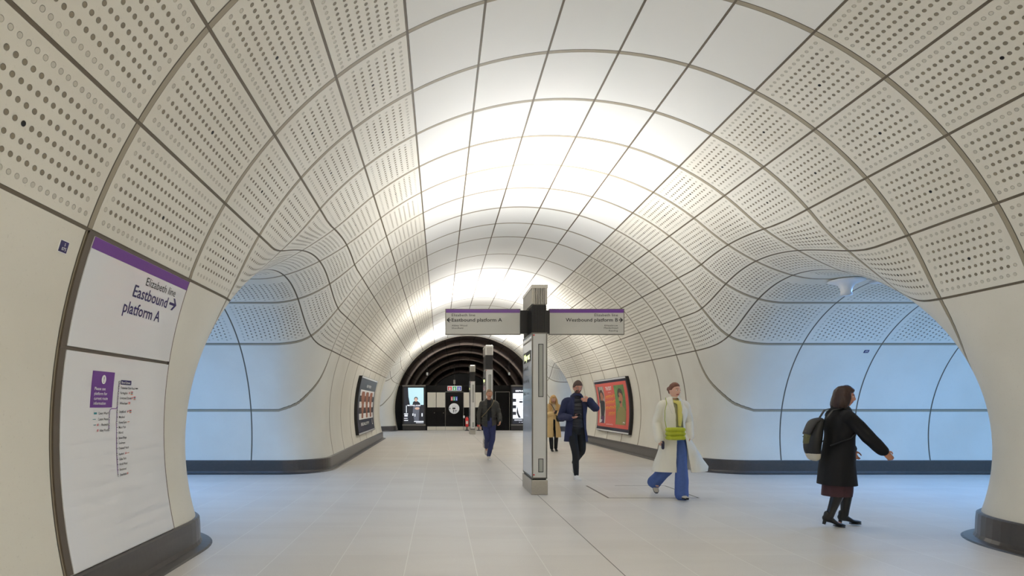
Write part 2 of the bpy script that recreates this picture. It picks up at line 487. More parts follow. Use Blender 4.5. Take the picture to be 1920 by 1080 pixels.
M_TEAL = mat('teal_print', rgb(60, 150, 160), .4)
M_ORANGE = mat('orange_print', rgb(225, 120, 70), .4)
M_BROWNTRIM = mat('bronze_trim', rgb(104, 94, 82), .45, .3)
M_GAP = mat('dark_joint', rgb(30, 27, 24), .7)
M_SIGNFACE = mat('light_grey_sign_face', rgb(205, 203, 196), .35)
M_GREYBAND = mat('mid_grey_band', rgb(128, 122, 116), .35, .5)

# ------------------------------------------------------------------ lettering
_dg = None
def glyphs(txt, bold=0.0):
    c = bpy.data.curves.new('t', 'FONT'); c.body = txt; c.size = 1; c.offset = bold; c.resolution_u = 2
    o = bpy.data.objects.new('t', c); COL.objects.link(o)
    dg = bpy.context.evaluated_depsgraph_get(); me = bpy.data.meshes.new_from_object(o.evaluated_get(dg))
    V = [(v.co.x, v.co.y) for v in me.vertices]; F = [tuple(p.vertices) for p in me.polygons]
    bpy.data.objects.remove(o); bpy.data.curves.remove(c); bpy.data.meshes.remove(me)
    return V, F
def lettering(items, mp, mats, parent, name='lettering'):
    """items: (text, u, v, cap height, width or None, align, material index, bold); mp maps (u, v) to a point"""
    mb = MB()
    for txt, u, v, cap, wd, al, mi, bold in items:
        V, F = glyphs(txt, bold)
        if not V: continue
        x0 = min(p[0] for p in V); x1 = max(p[0] for p in V)
        sy = cap / .70; sx = (wd / (x1 - x0)) if wd else sy
        tw = (x1 - x0) * sx
        u0 = u if al == 'l' else (u - tw if al == 'r' else u - tw / 2)
        n = len(mb.v)
        for p in V: mb.v.append(tuple(mp(u0 + (p[0] - x0) * sx, v + p[1] * sy)))
        for f in F: mb.f.append(tuple(n + i for i in f)); mb.mi.append(mi)
    me = bpy.data.meshes.new(name); me.from_pydata(mb.v, [], mb.f)
    for m in mats: me.materials.append(m)
    me.polygons.foreach_set('material_index', mb.mi)
    o = link(bpy.data.objects.new(name, me)); o.parent = parent; return o
def patch(mb, mp, u0, v0, u1, v1, mi=0, n=6, m=2):
    for i in range(n):
        for j in range(m):
            a = u0 + (u1 - u0) * i / n; b = u0 + (u1 - u0) * (i + 1) / n
            c = v0 + (v1 - v0) * j / m; d = v0 + (v1 - v0) * (j + 1) / m
            mb.poly([mp(a, c), mp(b, c), mp(b, d), mp(a, d)], mi)
def polyuv(mb, mp, pts, mi=0): mb.poly([mp(*p) for p in pts], mi)
def slab(mb, f, u0, v0, u1, v1, o0, o1, mi=0, n=1, m=8):
    """solid curved plate: f(u, v, off)"""
    rs = []
    for j in range(m + 1):
        v = v0 + (v1 - v0) * j / m; ring = []
        for i in range(n + 1): ring.append(f(u0 + (u1 - u0) * i / n, v, o1))
        for i in range(n, -1, -1): ring.append(f(u0 + (u1 - u0) * i / n, v, o0))
        rs.append(ring)
    mb.rings(rs, mi)
def wall_map(side, off0=0.0, origin=(0, 0, 0)):
    """u along the tunnel, v height; on the curved wall"""
    def f(u, v, off=0.0):
        r = RM - off - off0; dz = v - ZC
        return (AX + side * math.sqrt(max(r * r - dz * dz, 0)) - origin[0], u - origin[1], v - origin[2])
    return f
def arrow(mb, mp, u, v, w, h, d=1, mi=0):
    """arrow with its tip at u, pointing d"""
    t = h * .105
    polyuv(mb, mp, [(u - d * w, v - t), (u - d * w, v + t), (u - d * t * 1.2, v + t), (u - d * t * 1.2, v - t)], mi)
    for k in (-1, 1):                                      # two open barbs
        polyuv(mb, mp, [(u, v), (u - d * t * 2.9, v), (u - d * (h * .5 + t * 2.9), v + k * h * .5), (u - d * h * .5, v + k * h * .5)], mi)

# ------------------------------------------------------------------ wall signs, near left
Y0, Y1, ZT, ZM, ZB = 3.665, 5.035, 2.49, 1.765, .285
f = wall_map(-1)
t = thing('direction_sign', 'glossy white wall panel with purple top band reading Eastbound platform A', 'sign', (AX - RM, 4.35, 1.8))
og = tuple(t.location); fo = wall_map(-1, 0, og)
m = MB(); slab(m, fo, Y0, ZM + .012, Y1, ZT, -.01, .016, n=4, m=10); m.build('panel', M_GLOSSW, t)
m = MB(); slab(m, fo, Y0, ZT - .075, Y1, ZT - .002, .0165, .0185, n=4, m=2); m.build('purple_band', M_PURPLE, t)
m = MB(); slab(m, fo, Y0 - .06, ZM - .01, Y0 - .003, ZT + .02, -.01, .012, n=1, m=10); slab(m, fo, Y0 - .06, ZT + .003, Y1 + .02, ZT + .02, -.01, .014, n=2, m=1)
slab(m, fo, Y1 + .003, ZM - .01, Y1 + .02, ZT + .02, -.01, .012, n=1, m=10); m.build('frame', M_BROWNTRIM, t)
mp = lambda u, v: fo(u, v, .018)
lettering([('Elizabeth line', 4.87, 2.325, .062, .48, 'r', 0, 0), ('Eastbound', 4.785, 2.215, .088, .525, 'r', 1, .012), ('platform A', 4.725, 2.085, .088, .54, 'r', 1, .012)], mp, [M_INK, M_NAVY], t)
m = MB(); arrow(m, mp, 4.94, 2.262, .125, .10, 1); m.build('arrow', M_NAVY, t)
m = MB(); slab(m, fo, Y0 - .06, ZM - .012, Y1 + .02, ZM + .010, -.012, .006, n=2, m=1); m.build('joint_strip', M_BROWNTRIM, t)

t = thing('route_map_sign', 'tall glossy white wall panel with purple line route map and purple notice', 'sign', (AX - RM, 4.35, .9))
og = tuple(t.location); fo2 = wall_map(-1, 0, og)
m = MB(); slab(m, fo2, Y0, ZB, Y1, ZM - .016, -.01, .016, n=4, m=14); m.build('panel', M_GLOSSW, t)
m = MB(); slab(m, fo2, Y0 - .06, ZB, Y0 - .003, ZM - .012, -.01, .012, n=1, m=14); slab(m, fo2, Y1 + .003, ZB, Y1 + .02, ZM - .012, -.01, .012, n=1, m=14); m.build('frame', M_BROWNTRIM, t)
mp2 = lambda u, v: fo2(u, v, .0185)
nt_ = MB(); slab(nt_, fo2, 3.965, 1.37, 4.225, 1.632, .016, .021, n=1, m=3)
no = nt_.build('notice', M_PURPLE, t)
mp3 = lambda u, v: fo2(u, v, .0222)
disc = MB(); polyuv(disc, mp3, [(4.095 + .027 * math.cos(a), 1.574 + .033 * math.sin(a)) for a in np.linspace(0, 2 * math.pi, 24, endpoint=False)]); disc.build('notice_symbol', M_WHITE, no)
mp4 = lambda u, v: fo2(u, v, .0232)
lettering([('!', 4.095, 1.553, .042, .007, 'c', 1, .02), ('Please see', 3.995, 1.496, .022, .13, 'l', 0, .01), ('platform for', 3.995, 1.461, .022, .155, 'l', 0, .01),
           ('current route', 3.995, 1.426, .022, .165, 'l', 0, .01), ('information', 3.995, 1.391, .022, .145, 'l', 0, .01)], mp4, [M_WHITE, M_INK], no)
LY = 4.30; PZ = lambda py: 1.39 - (py - 759) * .00409
st = [('Bond Street', 716.7), ('Tottenham Court Road', 727), ('Farringdon', 736.5), ('Liverpool Street', 746), ('Whitechapel', 756), ('Stratford', 772), ('Maryland', 782), ('Forest Gate', 792), ('Manor Park', 801.5),
      ('Ilford', 811.5), ('Seven Kings', 821.5), ('Goodmayes', 831), ('Chadwell Heath', 841), ('Romford', 852), ('Gidea Park', 861.5), ('Harold Wood', 871), ('Brentwood', 881), ('Shenfield', 891)]
br = [('Canary Wharf', 774), ('Custom House', 784.5), ('Woolwich', 794.5), ('Abbey Wood', 804.5)]
m = MB()
def bar(u0, v0, u1, v1, w_, mi=0):
    d = math.hypot(u1 - u0, v1 - v0); nx, ny = -(v1 - v0) / d * w_, (u1 - u0) / d * w_
    polyuv(m, mp2, [(u0 + nx, v0 + ny), (u1 + nx, v1 + ny), (u1 - nx, v1 - ny), (u0 - nx, v0 - ny)], mi)
zs = [PZ(p) for _, p in st]
for a, b in zip(zs[:-1], zs[1:]): bar(LY, a, LY, b, .0032)
bz = [PZ(p) for _, p in br]
cur = [(LY, PZ(762)), (LY - .008, PZ(765)), (LY - .02, PZ(766)), (LY - .075, PZ(766)), (LY - .092, PZ(768)), (LY - .10, bz[0])]
for a, b in zip(cur[:-1], cur[1:]): bar(a[0], a[1], b[0], b[1], .0032)
bar(LY - .10, bz[0], LY - .10, bz[-1], .0032)
m.build('route_line', M_PURPLE, t)
m = MB(); big = (0, 1, 2, 3, 4, 5, 7, 13, 17)
mp5 = lambda u, v: fo2(u, v, .0196)
mp6 = lambda u, v: fo2(u, v, .0204)
rr_ = [(LY, zs[i]) for i in big] + [(LY - .10, z) for z in bz]
for u, v in rr_:
    polyuv(m, mp5, [(u + .009 * math.cos(a), v + .009 * math.sin(a)) for a in np.linspace(0, 2 * math.pi, 14, endpoint=False)], 0)
    polyuv(m, mp6, [(u + .0058 * math.cos(a), v + .0058 * math.sin(a)) for a in np.linspace(0, 2 * math.pi, 14, endpoint=False)], 1)
for i in range(len(st)):
    if i not in big: polyuv(m, mp5, [(LY, zs[i] - .002), (LY + .012, zs[i] - .002), (LY + .012, zs[i] + .002), (LY, zs[i] + .002)], 0)
m.build('station_markers', [M_INK, M_WHITE], t)
m = MB(); polyuv(m, mp5, [(LY + .02, zs[0] - .017), (LY + .165, zs[0] - .017), (LY + .165, zs[0] + .017), (LY + .02, zs[0] + .017)]); m.build('name_box', M_NAVY, t)
it = [(n, LY + (.03 if i == 0 else .026), z - .009, .018, .0098 * len(n) * (1.12 if i == 0 else 1), 'l', 1 if i == 0 else 0, .008) for i, ((n, _), z) in enumerate(zip(st, zs))]
it += [(n, LY - .118, z - .009, .018, .0100 * len(n), 'r', 0, .008) for (n, _), z in zip(br, bz)]
lettering(it, mp6, [M_INK, M_WHITE], t)
m = MB()
def chip(u, i, w_, mi, h=.006, z=None):
    z = zs[i] if z is None else z
    polyuv(m, mp5, [(u, z - h), (u + w_, z - h), (u + w_, z + h), (u, z + h)], mi)
chip(LY + .235, 1, .035, 3, .004)
for i, u in ((2, .14), (3, .185), (5, .135), (13, .11), (17, .12)): 
    z = zs[i]
    for dz in (-.004, .004): polyuv(m, mp5, [(LY + u, z + dz - .0012), (LY + u + .022, z + dz - .0012), (LY + u + .022, z + dz + .0012), (LY + u, z + dz + .0012)], 0)
    bar2 = [(LY + u + .004, z - .009), (LY + u + .008, z - .009), (LY + u + .018, z + .009), (LY + u + .014, z + .009)]; polyuv(m, mp5, bar2, 0)
for i, u in ((2, .172), (3, .218), (5, .168)):
    z = zs[i]
    chip(LY + u, i, .03, 0, .003, z + .009); chip(LY + u, i, .03, 1, .003, z); chip(LY + u, i, .03, 2, .003, z - .009)
chip(LY + .145, 4, .03, 0, .003, zs[4] + .006); chip(LY + .145, 4, .03, 2, .003, zs[4] - .004)
chip(LY + .145, 7, .03, 2, .002); chip(LY + .138, 13, .03, 2, .002)
chip(LY - .29, 0, .035, 1, .007, bz[0]); chip(LY - .30, 0, .035, 1, .002, bz[1]); chip(LY - .29, 0, .03, 1, .002, bz[2])
for z in bz[2:]:
    for dz in (-.004, .004): polyuv(m, mp5, [(LY - .25, z + dz - .0012), (LY - .228, z + dz - .0012), (LY - .228, z + dz + .0012), (LY - .25, z + dz + .0012)], 0)
    polyuv(m, mp5, [(LY - .246, z - .009), (LY - .242, z - .009), (LY - .232, z + .009), (LY - .236, z + .009)], 0)
m.build('line_symbols', [M_RED, M_TEAL, M_ORANGE, M_INK], t)

# small blue plates
t = thing('number_plate', 'small square blue number plate on near left wall', 'plaque', (AX - RM + .05, 3.45, 2.36))
fo = wall_map(-1, 0, tuple(t.location)); m = MB(); slab(m, fo, 3.405, 2.325, 3.475, 2.39, 0, .006, n=1, m=1); m.build('plate', [M_NAVY], t)
m = MB(); slab(m, fo, 3.40, 2.32, 3.48, 2.395, 0, .004, n=1, m=1); m.build('plate_border', M_WHITE, t)
lettering([('5', 3.443, 2.362, .017, None, 'c', 0, .01), ('075', 3.443, 2.335, .019, None, 'c', 0, .01)], lambda u, v: fo(u, v, .008), [M_WHITE], t)
def pass_map(yp, sg, org=(0, 0, 0)):
    return lambda u, v, off=0.0: (u - org[0], yp + sg * math.sqrt((RP - off) ** 2 - (v - ZP) ** 2) - org[1], v - org[2])
t = thing('number_plate', 'tiny dark blue number plate high on blue-lit right passage wall', 'plaque', (8.16, 10.7, 2.41))
fo = pass_map(YP[0], 1, tuple(t.location)); m = MB(); slab(m, fo, 8.115, 2.385, 8.205, 2.435, 0, .006, n=1, m=1); m.build('plate', M_NAVY, t)
lettering([('075', 8.16, 2.398, .024, None, 'c', 0, .01)], lambda u, v: fo(u, v, .008), [M_WHITE], t)

# ------------------------------------------------------------------ totems
def make_totem(label, info=True):
    t = thing('totem', label, 'information totem', (AX, 0, 0), 0, 'totems along the tunnel')
    W, D = .235, .93
    m = MB(); m.box((0, 0, .115), (W + .02, D + .02, .23)); m.build('base', M_STEEL, t, bevel=.008)
    m = MB(); m.box((0, 0, .24), (W - .03, D - .03, .05)); m.build('base_joint', M_GAP, t)
    m = MB()
    m.box((0, 0, 1.375), (W - .012, D - .012, 2.24)); m.build('body', M_CLAD, t)
    m = MB()                                               # corner edges
    for sx in (-1, 1):
        for sy in (-1, 1): m.box((sx * (W / 2 - .008), sy * (D / 2 - .008), 1.375), (.018, .018, 2.25))
    m.box((0, 0, 2.495), (W + .004, D + .004, .018)); m.box((0, 0, .262), (W + .004, D + .004, .016))
    m.build('edge_trim', M_EDGE, t)
    m = MB(); m.box((0, 0, 1.005), (W - .002, D - .03, .19)); m.build('band', M_GREYBAND, t)
    for sy in (-1, 1):
        for z0, z1 in ((1.51, 2.33), (.35, .56)):
            m = MB(); m.box((.02, sy * (D / 2 - .0055), (z0 + z1) / 2), (.078, .006, z1 - z0)); o = m.build('recess_frame', M_INK, t)
            m = MB(); m.box((.02, sy * (D / 2 - .003), (z0 + z1) / 2), (.058, .006, z1 - z0 - .02)); m.build('recess_panel', M_GREYPANEL, o)
        m = MB(); 
        for z in (.31, 2.465): m.lathe([(.012, -.004), (.012, .004)], (-W / 2 + .03, sy * (D / 2 - .004), z), 12, axis='y')
        m.build('red_fixing', M_RED, t)
    for sx in (-1, 1):                                    # side enamel panels
        m = MB(); m.box((sx * (W / 2 - .002), 0, 1.37), (.006, D - .05, 2.18)); sp = m.build('side_panel', M_GLOSSG, t)
        if info:
            fm = (lambda u, v: (-W / 2 - .0015 - .004, -u, v)) if sx < 0 else (lambda u, v: (W / 2 + .0055, u, v))
            m = MB(); m.box((sx * (W / 2 + .001), 0, 2.16), (.006, D * .80, .17)); dsp = m.build('display', M_INK, t)
            lettering([('Way out', -.31, 2.115, .10, .58, 'l', 0, .02)], fm, [M_DISPLAY], t)
            lettering([('Davies St', -.40, 1.96, .06, .52, 'l', 0, .01), ('Hanover Sq', -.40, 1.75, .06, .62, 'l', 0, .01), ('Lifts', -.40, 1.55, .06, .24, 'l', 0, .01), ('to street', -.08, 1.56, .035, .28, 'l', 0, 0)], fm, [M_INK], t)
            m = MB()
            for z in (2.40, 2.055, 1.87, 1.66, 1.46): m.box((sx * (W / 2 + .0016), 0, z), (.002, D - .1, .006 if z < 2.3 else .03))
            m.build('rule_lines', M_EDGE, t)
    m = MB(); m.box((0, 0, 2.72), (W - .035, D - .05, .43))
    for i in range(10):
        for sy in (-1, 1): m.box(((i - 4.5) * .0195, sy * (D / 2 - .022), 2.715), (.008, .02, .43))
    for i in range(40):
        for sx in (-1, 1): m.box((sx * (W / 2 - .016), (i - 19.5) * .0215, 2.715), (.02, .008, .43))
    m.build('grille', M_BLACK, t)
    h = MB(); h.box((0, 0, 3.215), (W + .015, D + .01, .05)); hd = h.build('lamp_head', M_STEEL, t)
    m = MB(); m.box((0, 0, 3.075), (W - .05, D - .06, .23)); m.box((0, 0, 2.945), (W - .02, D - .03, .022))
    m.build('lamp_housing', M_EDGE, hd)
    m = MB()
    for i in range(9):
        for sy in (-1, 1): m.box(((i - 4) * .0265, sy * (D / 2 - .01), 3.07), (.011, .035, .25))
    for i in range(34):
        for sx in (-1, 1): m.box((sx * (W / 2 - .012), (i - 16.5) * .027, 3.07), (.03, .012, .25))
    m.build('louvre', M_STEEL, hd)
    m = MB(); m.box((0, 0, 3.246), (W - .05, D - .1, .012)); m.build('lens', M_LAMP, hd)
    return t
M_GREYPANEL = mat('recess_grey', rgb(168, 170, 164), .3)
M_GLOSSG = mat('grey_enamel', rgb(198, 202, 208), .12, coat=.3)
M_DISPLAY = mat('display_letters', rgb(240, 250, 190), .5, emit=rgb(240, 250, 180), estr=2.2)
M_LAMP = mat('lamp_lens', rgb(255, 250, 240), .3, emit=rgb(255, 246, 230), estr=6)
M_SOFT = mat('frosted_lens', rgb(225, 232, 240), .4)
def copy_tree(o, parent=None):
    c = o.copy(); COL.objects.link(c)
    if parent: c.parent = parent
    for ch in list(o.children): copy_tree(ch, c)
    return c
tot = make_totem('tall grey totem nearest the camera, between the two platform signs')
t2 = copy_tree(tot); t3 = copy_tree(tot)
tot.location.y, t2.location.y, t3.location.y = TOTEM_Y
t2['label'] = 'second grey totem, standing behind the man in the dark jacket'
t3['label'] = 'farthest grey totem, in front of the black end wall'

for s, lab, txts in ((-1, 'hanging sign with purple band reading Eastbound platform A, left of totem',
                      [('Elizabeth line', -.505, 2.822, .044, .38, 'l'), ('Eastbound platform A', -.505, 2.738, .056, .815, 'l'), ('Abbey Wood', -.505, 2.662, .026, .25, 'l'), ('Shenfield', -.505, 2.620, .026, .185, 'l')]),
                     (1, 'hanging sign with purple band reading Westbound platform B, right of totem',
                      [('Elizabeth line', .505, 2.822, .044, .38, 'r'), ('Westbound platform B', .505, 2.738, .056, .845, 'r'), ('Heathrow', .505, 2.662, .026, .195, 'r'), ('Maidenhead', .505, 2.622, .026, .225, 'r'), ('Reading', .505, 2.578, .026, .145, 'r')])):
    cx = AX + s * (.233 + .6075)
    t = thing('platform_sign', lab, 'sign', (cx, TOTEM_Y[0], 2.735))
    m = MB(); m.box((0, 0, 0), (1.205, .05, .404)); m.build('sign_box', M_SIGNFACE, t, bevel=.004)
    m = MB()
    for sz in (-1, 1): m.box((0, 0, sz * .204), (1.215, .056, .010))
    for sx in (-1, 1): m.box((sx * .604, 0, 0), (.010, .056, .414))
    m.build('frame', M_EDGE, t)
    m = MB()
    for sy in (-1, 1): m.box((0, sy * .0262, .172), (1.196, .002, .054))
    m.build('purple_band', M_PURPLE, t)
    lettering([(a, b, c - 2.735, d, e, g_, 0, .008 if 'bound' in a else 0) for a, b, c, d, e, g_ in txts], lambda u, v: (u, -.0272, v), [M_INK], t)
    m = MB(); arrow(m, lambda u, v: (u, -.0272, v), s * .588, .028, .066, .07, s)
    if s > 0: polyuv(m, lambda u, v: (u, -.0272, v), [(.285, -.064), (.29, -.062), (.292, -.046), (.296, -.046), (.298, -.062), (.303, -.064), (.298, -.066), (.296, -.075), (.292, -.075), (.290, -.066)])
    m.build('arrow', M_INK, t)
    m = MB(); m.box((-s * (.6075 + .055), 0, -.005), (.118, .10, .37)); m.build('bracket', M_BLACK, t)

# ------------------------------------------------------------------ posters on the curved walls
M_CORAL = mat('coral_print', rgb(214, 92, 80), .35); M_YEL = mat('yellow_print', rgb(240, 190, 50), .4)
M_DKNAVY = mat('navy_border', rgb(34, 32, 52), .3); M_ALU = mat('aluminium_painted_sheen', rgb(240, 241, 243), .25, .1)  # white reflection on the aluminium strips is put into their base colour
M_GREENS = mat('foliage_print', rgb(96, 132, 74), .5, noise=.6, nscale=9); M_SKINP = mat('skin_print', rgb(176, 118, 90), .5); M_HAIRP = mat('hair_print', rgb(50, 34, 28), .5)
M_OLIVEP = mat('olive_print', rgb(140, 132, 78), .5); M_BRICKP = mat('stripe_print', rgb(214, 205, 196), .5, noise=.1); M_DKP = mat('dark_print', rgb(40, 40, 46), .5); M_PLUM = mat('plum_print', rgb(84, 48, 88), .5)
def poster(side, y0, y1, z0, z1, label, art):
    t = thing('poster', label, 'poster', (AX + side * (RM - .1), (y0 + y1) / 2, z0))
    fo = wall_map(side, 0, tuple(t.location))
    m = MB(); slab(m, fo, y0, z0, y1, z1, -.005, .09, n=4, m=12); m.build('case', M_BLACK, t)
    m = MB(); slab(m, fo, y0 + .02, z0 + .02, y1 - .02, z1 - .02, .09, .094, n=4, m=12); m.build('face', M_DKNAVY, t)
    m = MB(); slab(m, fo, y0 + .02, z1 - .055, y1 - .02, z1 - .012, .094, .105, n=4, m=1); slab(m, fo, y0 + .02, z0 + .012, y1 - .02, z0 + .055, .094, .105, n=4, m=1); m.build('clip_strip', M_ALU, t)
    # v mapped by height, u from 0 (image left) to 1
    a0, a1, b0, b1 = y0 + .09, y1 - .09, z0 + .15, z1 - .13
    if side > 0: mp = lambda k: (lambda u, v: fo(a1 + (a0 - a1) * u, b0 + (b1 - b0) * v, .0955 + .0012 * k))
    else: mp = lambda k: (lambda u, v: fo(a0 + (a1 - a0) * u, b0 + (b1 - b0) * v, .0955 + .0012 * k))
    art(t, mp)
def blob(mb, mp, u, v, ru, rv, mi=0, n=16, a0=0): polyuv(mb, mp, [(u + ru * math.cos(a), v + rv * math.sin(a)) for a in np.linspace(0, 2 * math.pi, n, endpoint=False)], mi)
def art_right(t, mp):
    m = MB(); patch(m, mp(0), 0, 0, 1, 1, n=6, m=12); m.build('artwork', M_CORAL, t)
    m = MB()
    patch(m, mp(1), .06, .08, .27, .93, 0, 2, 8)
    for k in range(5): patch(m, mp(2), .07 + k * .043, .55, .085 + k * .043, .93, 4, 1, 4)
    patch(m, mp(2), .07, .55, .105, .93, 4, 1, 4)
    polyuv(m, mp(3), [(.09, .56), (.13, .62), (.21, .62), (.26, .56), (.25, .40), (.23, .24), (.12, .24), (.10, .40)], 1)
    blob(m, mp(4), .172, .70, .055, .10, 2); blob(m, mp(3), .168, .73, .075, .13, 3)
    patch(m, mp(3), .11, .08, .24, .25, 5, 1, 2)
    m.build('left_photograph', [M_BRICKP, M_DKP, M_SKINP, M_HAIRP, M_HAIRP, M_PLUM], t)
    m = MB()
    patch(m, mp(1), .62, .08, .92, .93, 0, 2, 8)
    polyuv(m, mp(2), [(.64, .08), (.66, .36), (.72, .46), (.80, .50), (.88, .44), (.92, .36), (.92, .08)], 1)
    polyuv(m, mp(3), [(.745, .46), (.745, .56), (.82, .56), (.82, .46)], 2)
    blob(m, mp(3), .785, .66, .062, .12, 2); blob(m, mp(2), .78, .72, .078, .14, 3); blob(m, mp(4), .765, .565, .03, .03, 3)
    m.build('right_photograph', [M_GREENS, M_OLIVEP, M_SKINP, M_HAIRP], t)
    lettering([('THE EDIT', .45, .84, .075, .20, 'c', 0, .03), ('at home', .46, .775, .02, .09, 'c', 0, .01), ('presented by', .43, .055, .028, .22, 'c', 0, .01), ('GF', .125, .10, .06, .08, 'c', 0, .03), ('A3', .87, .12, .06, .06, 'c', 0, .03)], mp(5), [M_WHITE], t)
    m = MB(); rnd = random.Random(3)
    for r, (v, u0, n) in enumerate(((.64, .30, 9), (.51, .29, 9), (.385, .27, 10), (.26, .38, 6))):
        for k in range(n):
            u = u0 + k * .036; h = .08 * rnd.uniform(.7, 1.1); vv = v + .012 * k * .3
            s_ = .014
            polyuv(m, mp(4), [(u, vv), (u + .008, vv), (u + .008 + s_, vv + h), (u + s_, vv + h)])
            polyuv(m, mp(4), [(u + s_, vv + h), (u + s_ + .024, vv + h - .008), (u + s_ + .022, vv + h - .022), (u + s_, vv + h - .015)])
            if k % 2: polyuv(m, mp(4), [(u + .006, vv + h * .45), (u + .028, vv + h * .5), (u + .028, vv + h * .62), (u + .008, vv + h * .58)])
    m.build('script_lettering', M_YEL, t)
def art_left(t, mp):
    m = MB(); patch(m, mp(0), 0, 0, 1, 1, n=4, m=12); m.build('artwork', M_DKNAVY, t)
    m = MB()
    for j in range(5):
        for i in range(6):
            c = 0 if (j % 2 == 0) ^ (i % 2 == 1 and False) else 1
            v0 = .20 + j * .124
            patch(m, mp(1), .06 + i * .147, v0, .06 + (i + 1) * .147, v0 + .124, 0 if j % 2 == 0 else 1, 1, 2)
    patch(m, mp(2), .06, .20, .94, .205, 0, 1, 1)
    m.build('checker', [M_WHITE, M_DKP], t)
    m = MB()
    for i, u in enumerate((.24, .50, .76)):
        pts = []
        prof = [(0, .05), (.08, .055), (.22, .05), (.38, .075), (.5, .06), (.62, .085), (.8, .10), (.93, .09), (1, .07)]
        L = [(u - w_ + .02 * math.sin(q * 4 + i), .225 + q * .56) for q, w_ in prof]; Rr = [(u + w_ + .02 * math.sin(q * 4 + i), .225 + q * .56) for q, w_ in prof[::-1]]
        for a in range(len(L) - 1): polyuv(m, mp(3), [L[a], Rr[len(Rr) - 1 - a], Rr[len(Rr) - 2 - a], L[a + 1]])
    m.build('printed_limbs', mat('leg_print', rgb(150, 92, 66), .5, noise=.25, nscale=6), t)
    lettering([('EYES', .5, .885, .05, .28, 'c', 0, .03), ('BEAUTY', .40, .07, .06, .5, 'c', 0, .02), ('L', .88, .05, .12, .05, 'c', 0, .03)], mp(4), [M_WHITE], t)
poster(1, 16.15, 19.5, .52, 2.22, 'wide coral-red advertising poster curved on the right wall', art_right)
poster(-1, 16.3, 20.3, .50, 2.24, 'dark poster with chequered leg picture, curved on left wall', art_left)

# ------------------------------------------------------------------ black end section
Pz = lambda py, y=YEND: CAM_H + (759 - py) * y / FPX
Px = lambda px, y=YEND: (px - 825) * y / FPX
m = MB()
vprof = [(0, 4.03)]                                        # five stepped, rounded tiers, shaped to catch reflected light as bright arcs
for i in range(5):
    y0_, r0_ = .9 + 1.35 * i, 4.03 - .33 * i
    vprof += [(y0_ + .98 + .34 * math.sin(a), r0_ - .33 * (1 - math.cos(a))) for a in np.radians(np.linspace(0, 88, 16))]
vprof.append((8, 4.03 - .33 * 5))
m.rings([[(AX + r * math.sin(a), YEND + y, max(0, ZC + r * math.cos(a))) for a in np.radians(np.linspace(-104, 104, 97))] for y, r in vprof], closed=False)
o = m.build('ceiling_black', M_BLKVAULT, smooth=True); tag(o, kind='structure')
m = MB()                                                   # thin joints of the black cladding
for a in np.radians([-60, -44, -30, -18, -6, 6, 18, 30, 44, 60]):
    pts = []
    for y, r in vprof: pts.append((AX + (r - .004) * math.sin(a), YEND + y, ZC + (r - .004) * math.cos(a)))
    m.tube(pts, .010, 4)
tag(m.build('trim_1', M_GAP), kind='structure')
m = MB(); m.lathe([(.01, 0), (2.5, 0), (2.5, .1), (.01, .1)], (AX, YEND + 7.9, ZC), 48, axis='y'); tag(m.build('wall_end', mat('blue_black', rgb(7, 8, 14), .3, spec=.15)), kind='structure')
m = MB()                                                   # flat black wall, 2.45 m high
pts = []
hw = lambda z: math.sqrt(RM ** 2 - (z - ZC) ** 2)
L = [(AX - hw(z), z) for z in np.linspace(0, 2.44, 14)]; Rr = [(AX + hw(z), z) for z in np.linspace(2.44, 0, 14)]
m.rings([[(x, YEND + .01, z) for x, z in L + Rr], [(x, YEND + .3, z) for x, z in L + Rr]])
tag(m.build('wall_back', M_BLKGLOSS), kind='structure')
m = MB()                                                   # metal lip round the opening
rr = [[], []]
for a in np.radians(np.linspace(-106, 106, 90)):
    for q, (r, dy) in enumerate(((RM + .02, -.02), (RM - .05, -.02))): rr[q].append((AX + r * math.sin(a), YEND + dy, ZC + r * math.cos(a)))
m.rings([rr[0], rr[1], [(p[0], p[1] + .06, p[2]) for p in rr[1]]], closed=False); tag(m.build('trim_2', M_STEEL), kind='structure')

M_SCRBLUE = mat('screen_sky', rgb(170, 205, 215), .3, emit=rgb(176, 212, 222), estr=.9); M_SCRDK = mat('screen_dark', rgb(30, 32, 40), .3, emit=rgb(44, 46, 56), estr=.5)
M_SCRW = mat('screen_white', rgb(240, 244, 248), .3, emit=rgb(238, 244, 252), estr=1.0); M_SCRGREY = mat('screen_grey', rgb(90, 94, 104), .3, emit=rgb(92, 96, 108), estr=.6)
M_SCRSKIN = mat('screen_skin', rgb(190, 160, 145), .3, emit=rgb(196, 166, 150), estr=.7)
def screen(x0, x1, label, art):
    t = thing('advertising_screen', label, 'screen', ((x0 + x1) / 2, YEND - .12, 0))
    W = x1 - x0
    m = MB(); m.box((0, .055, 1.23), (W, .13, 2.42)); m.build('cabinet', M_BLACK, t, bevel=.01)
    m = MB(); m.box((0, -.02, 2.42), (W + .02, .08, .07)); m.box((0, -.02, .30), (W + .02, .08, .07)); m.build('rail', M_EDGE, t)
    m = MB(); m.box((0, -.012, 1.35), (W - .17, .012, 1.96)); m.build('display', M_SCRDK, t)
    art(t, lambda k: (lambda u, v: ((u - .5) * (W - .17), -.020 - .0025 * k, .37 + v * 1.96)))
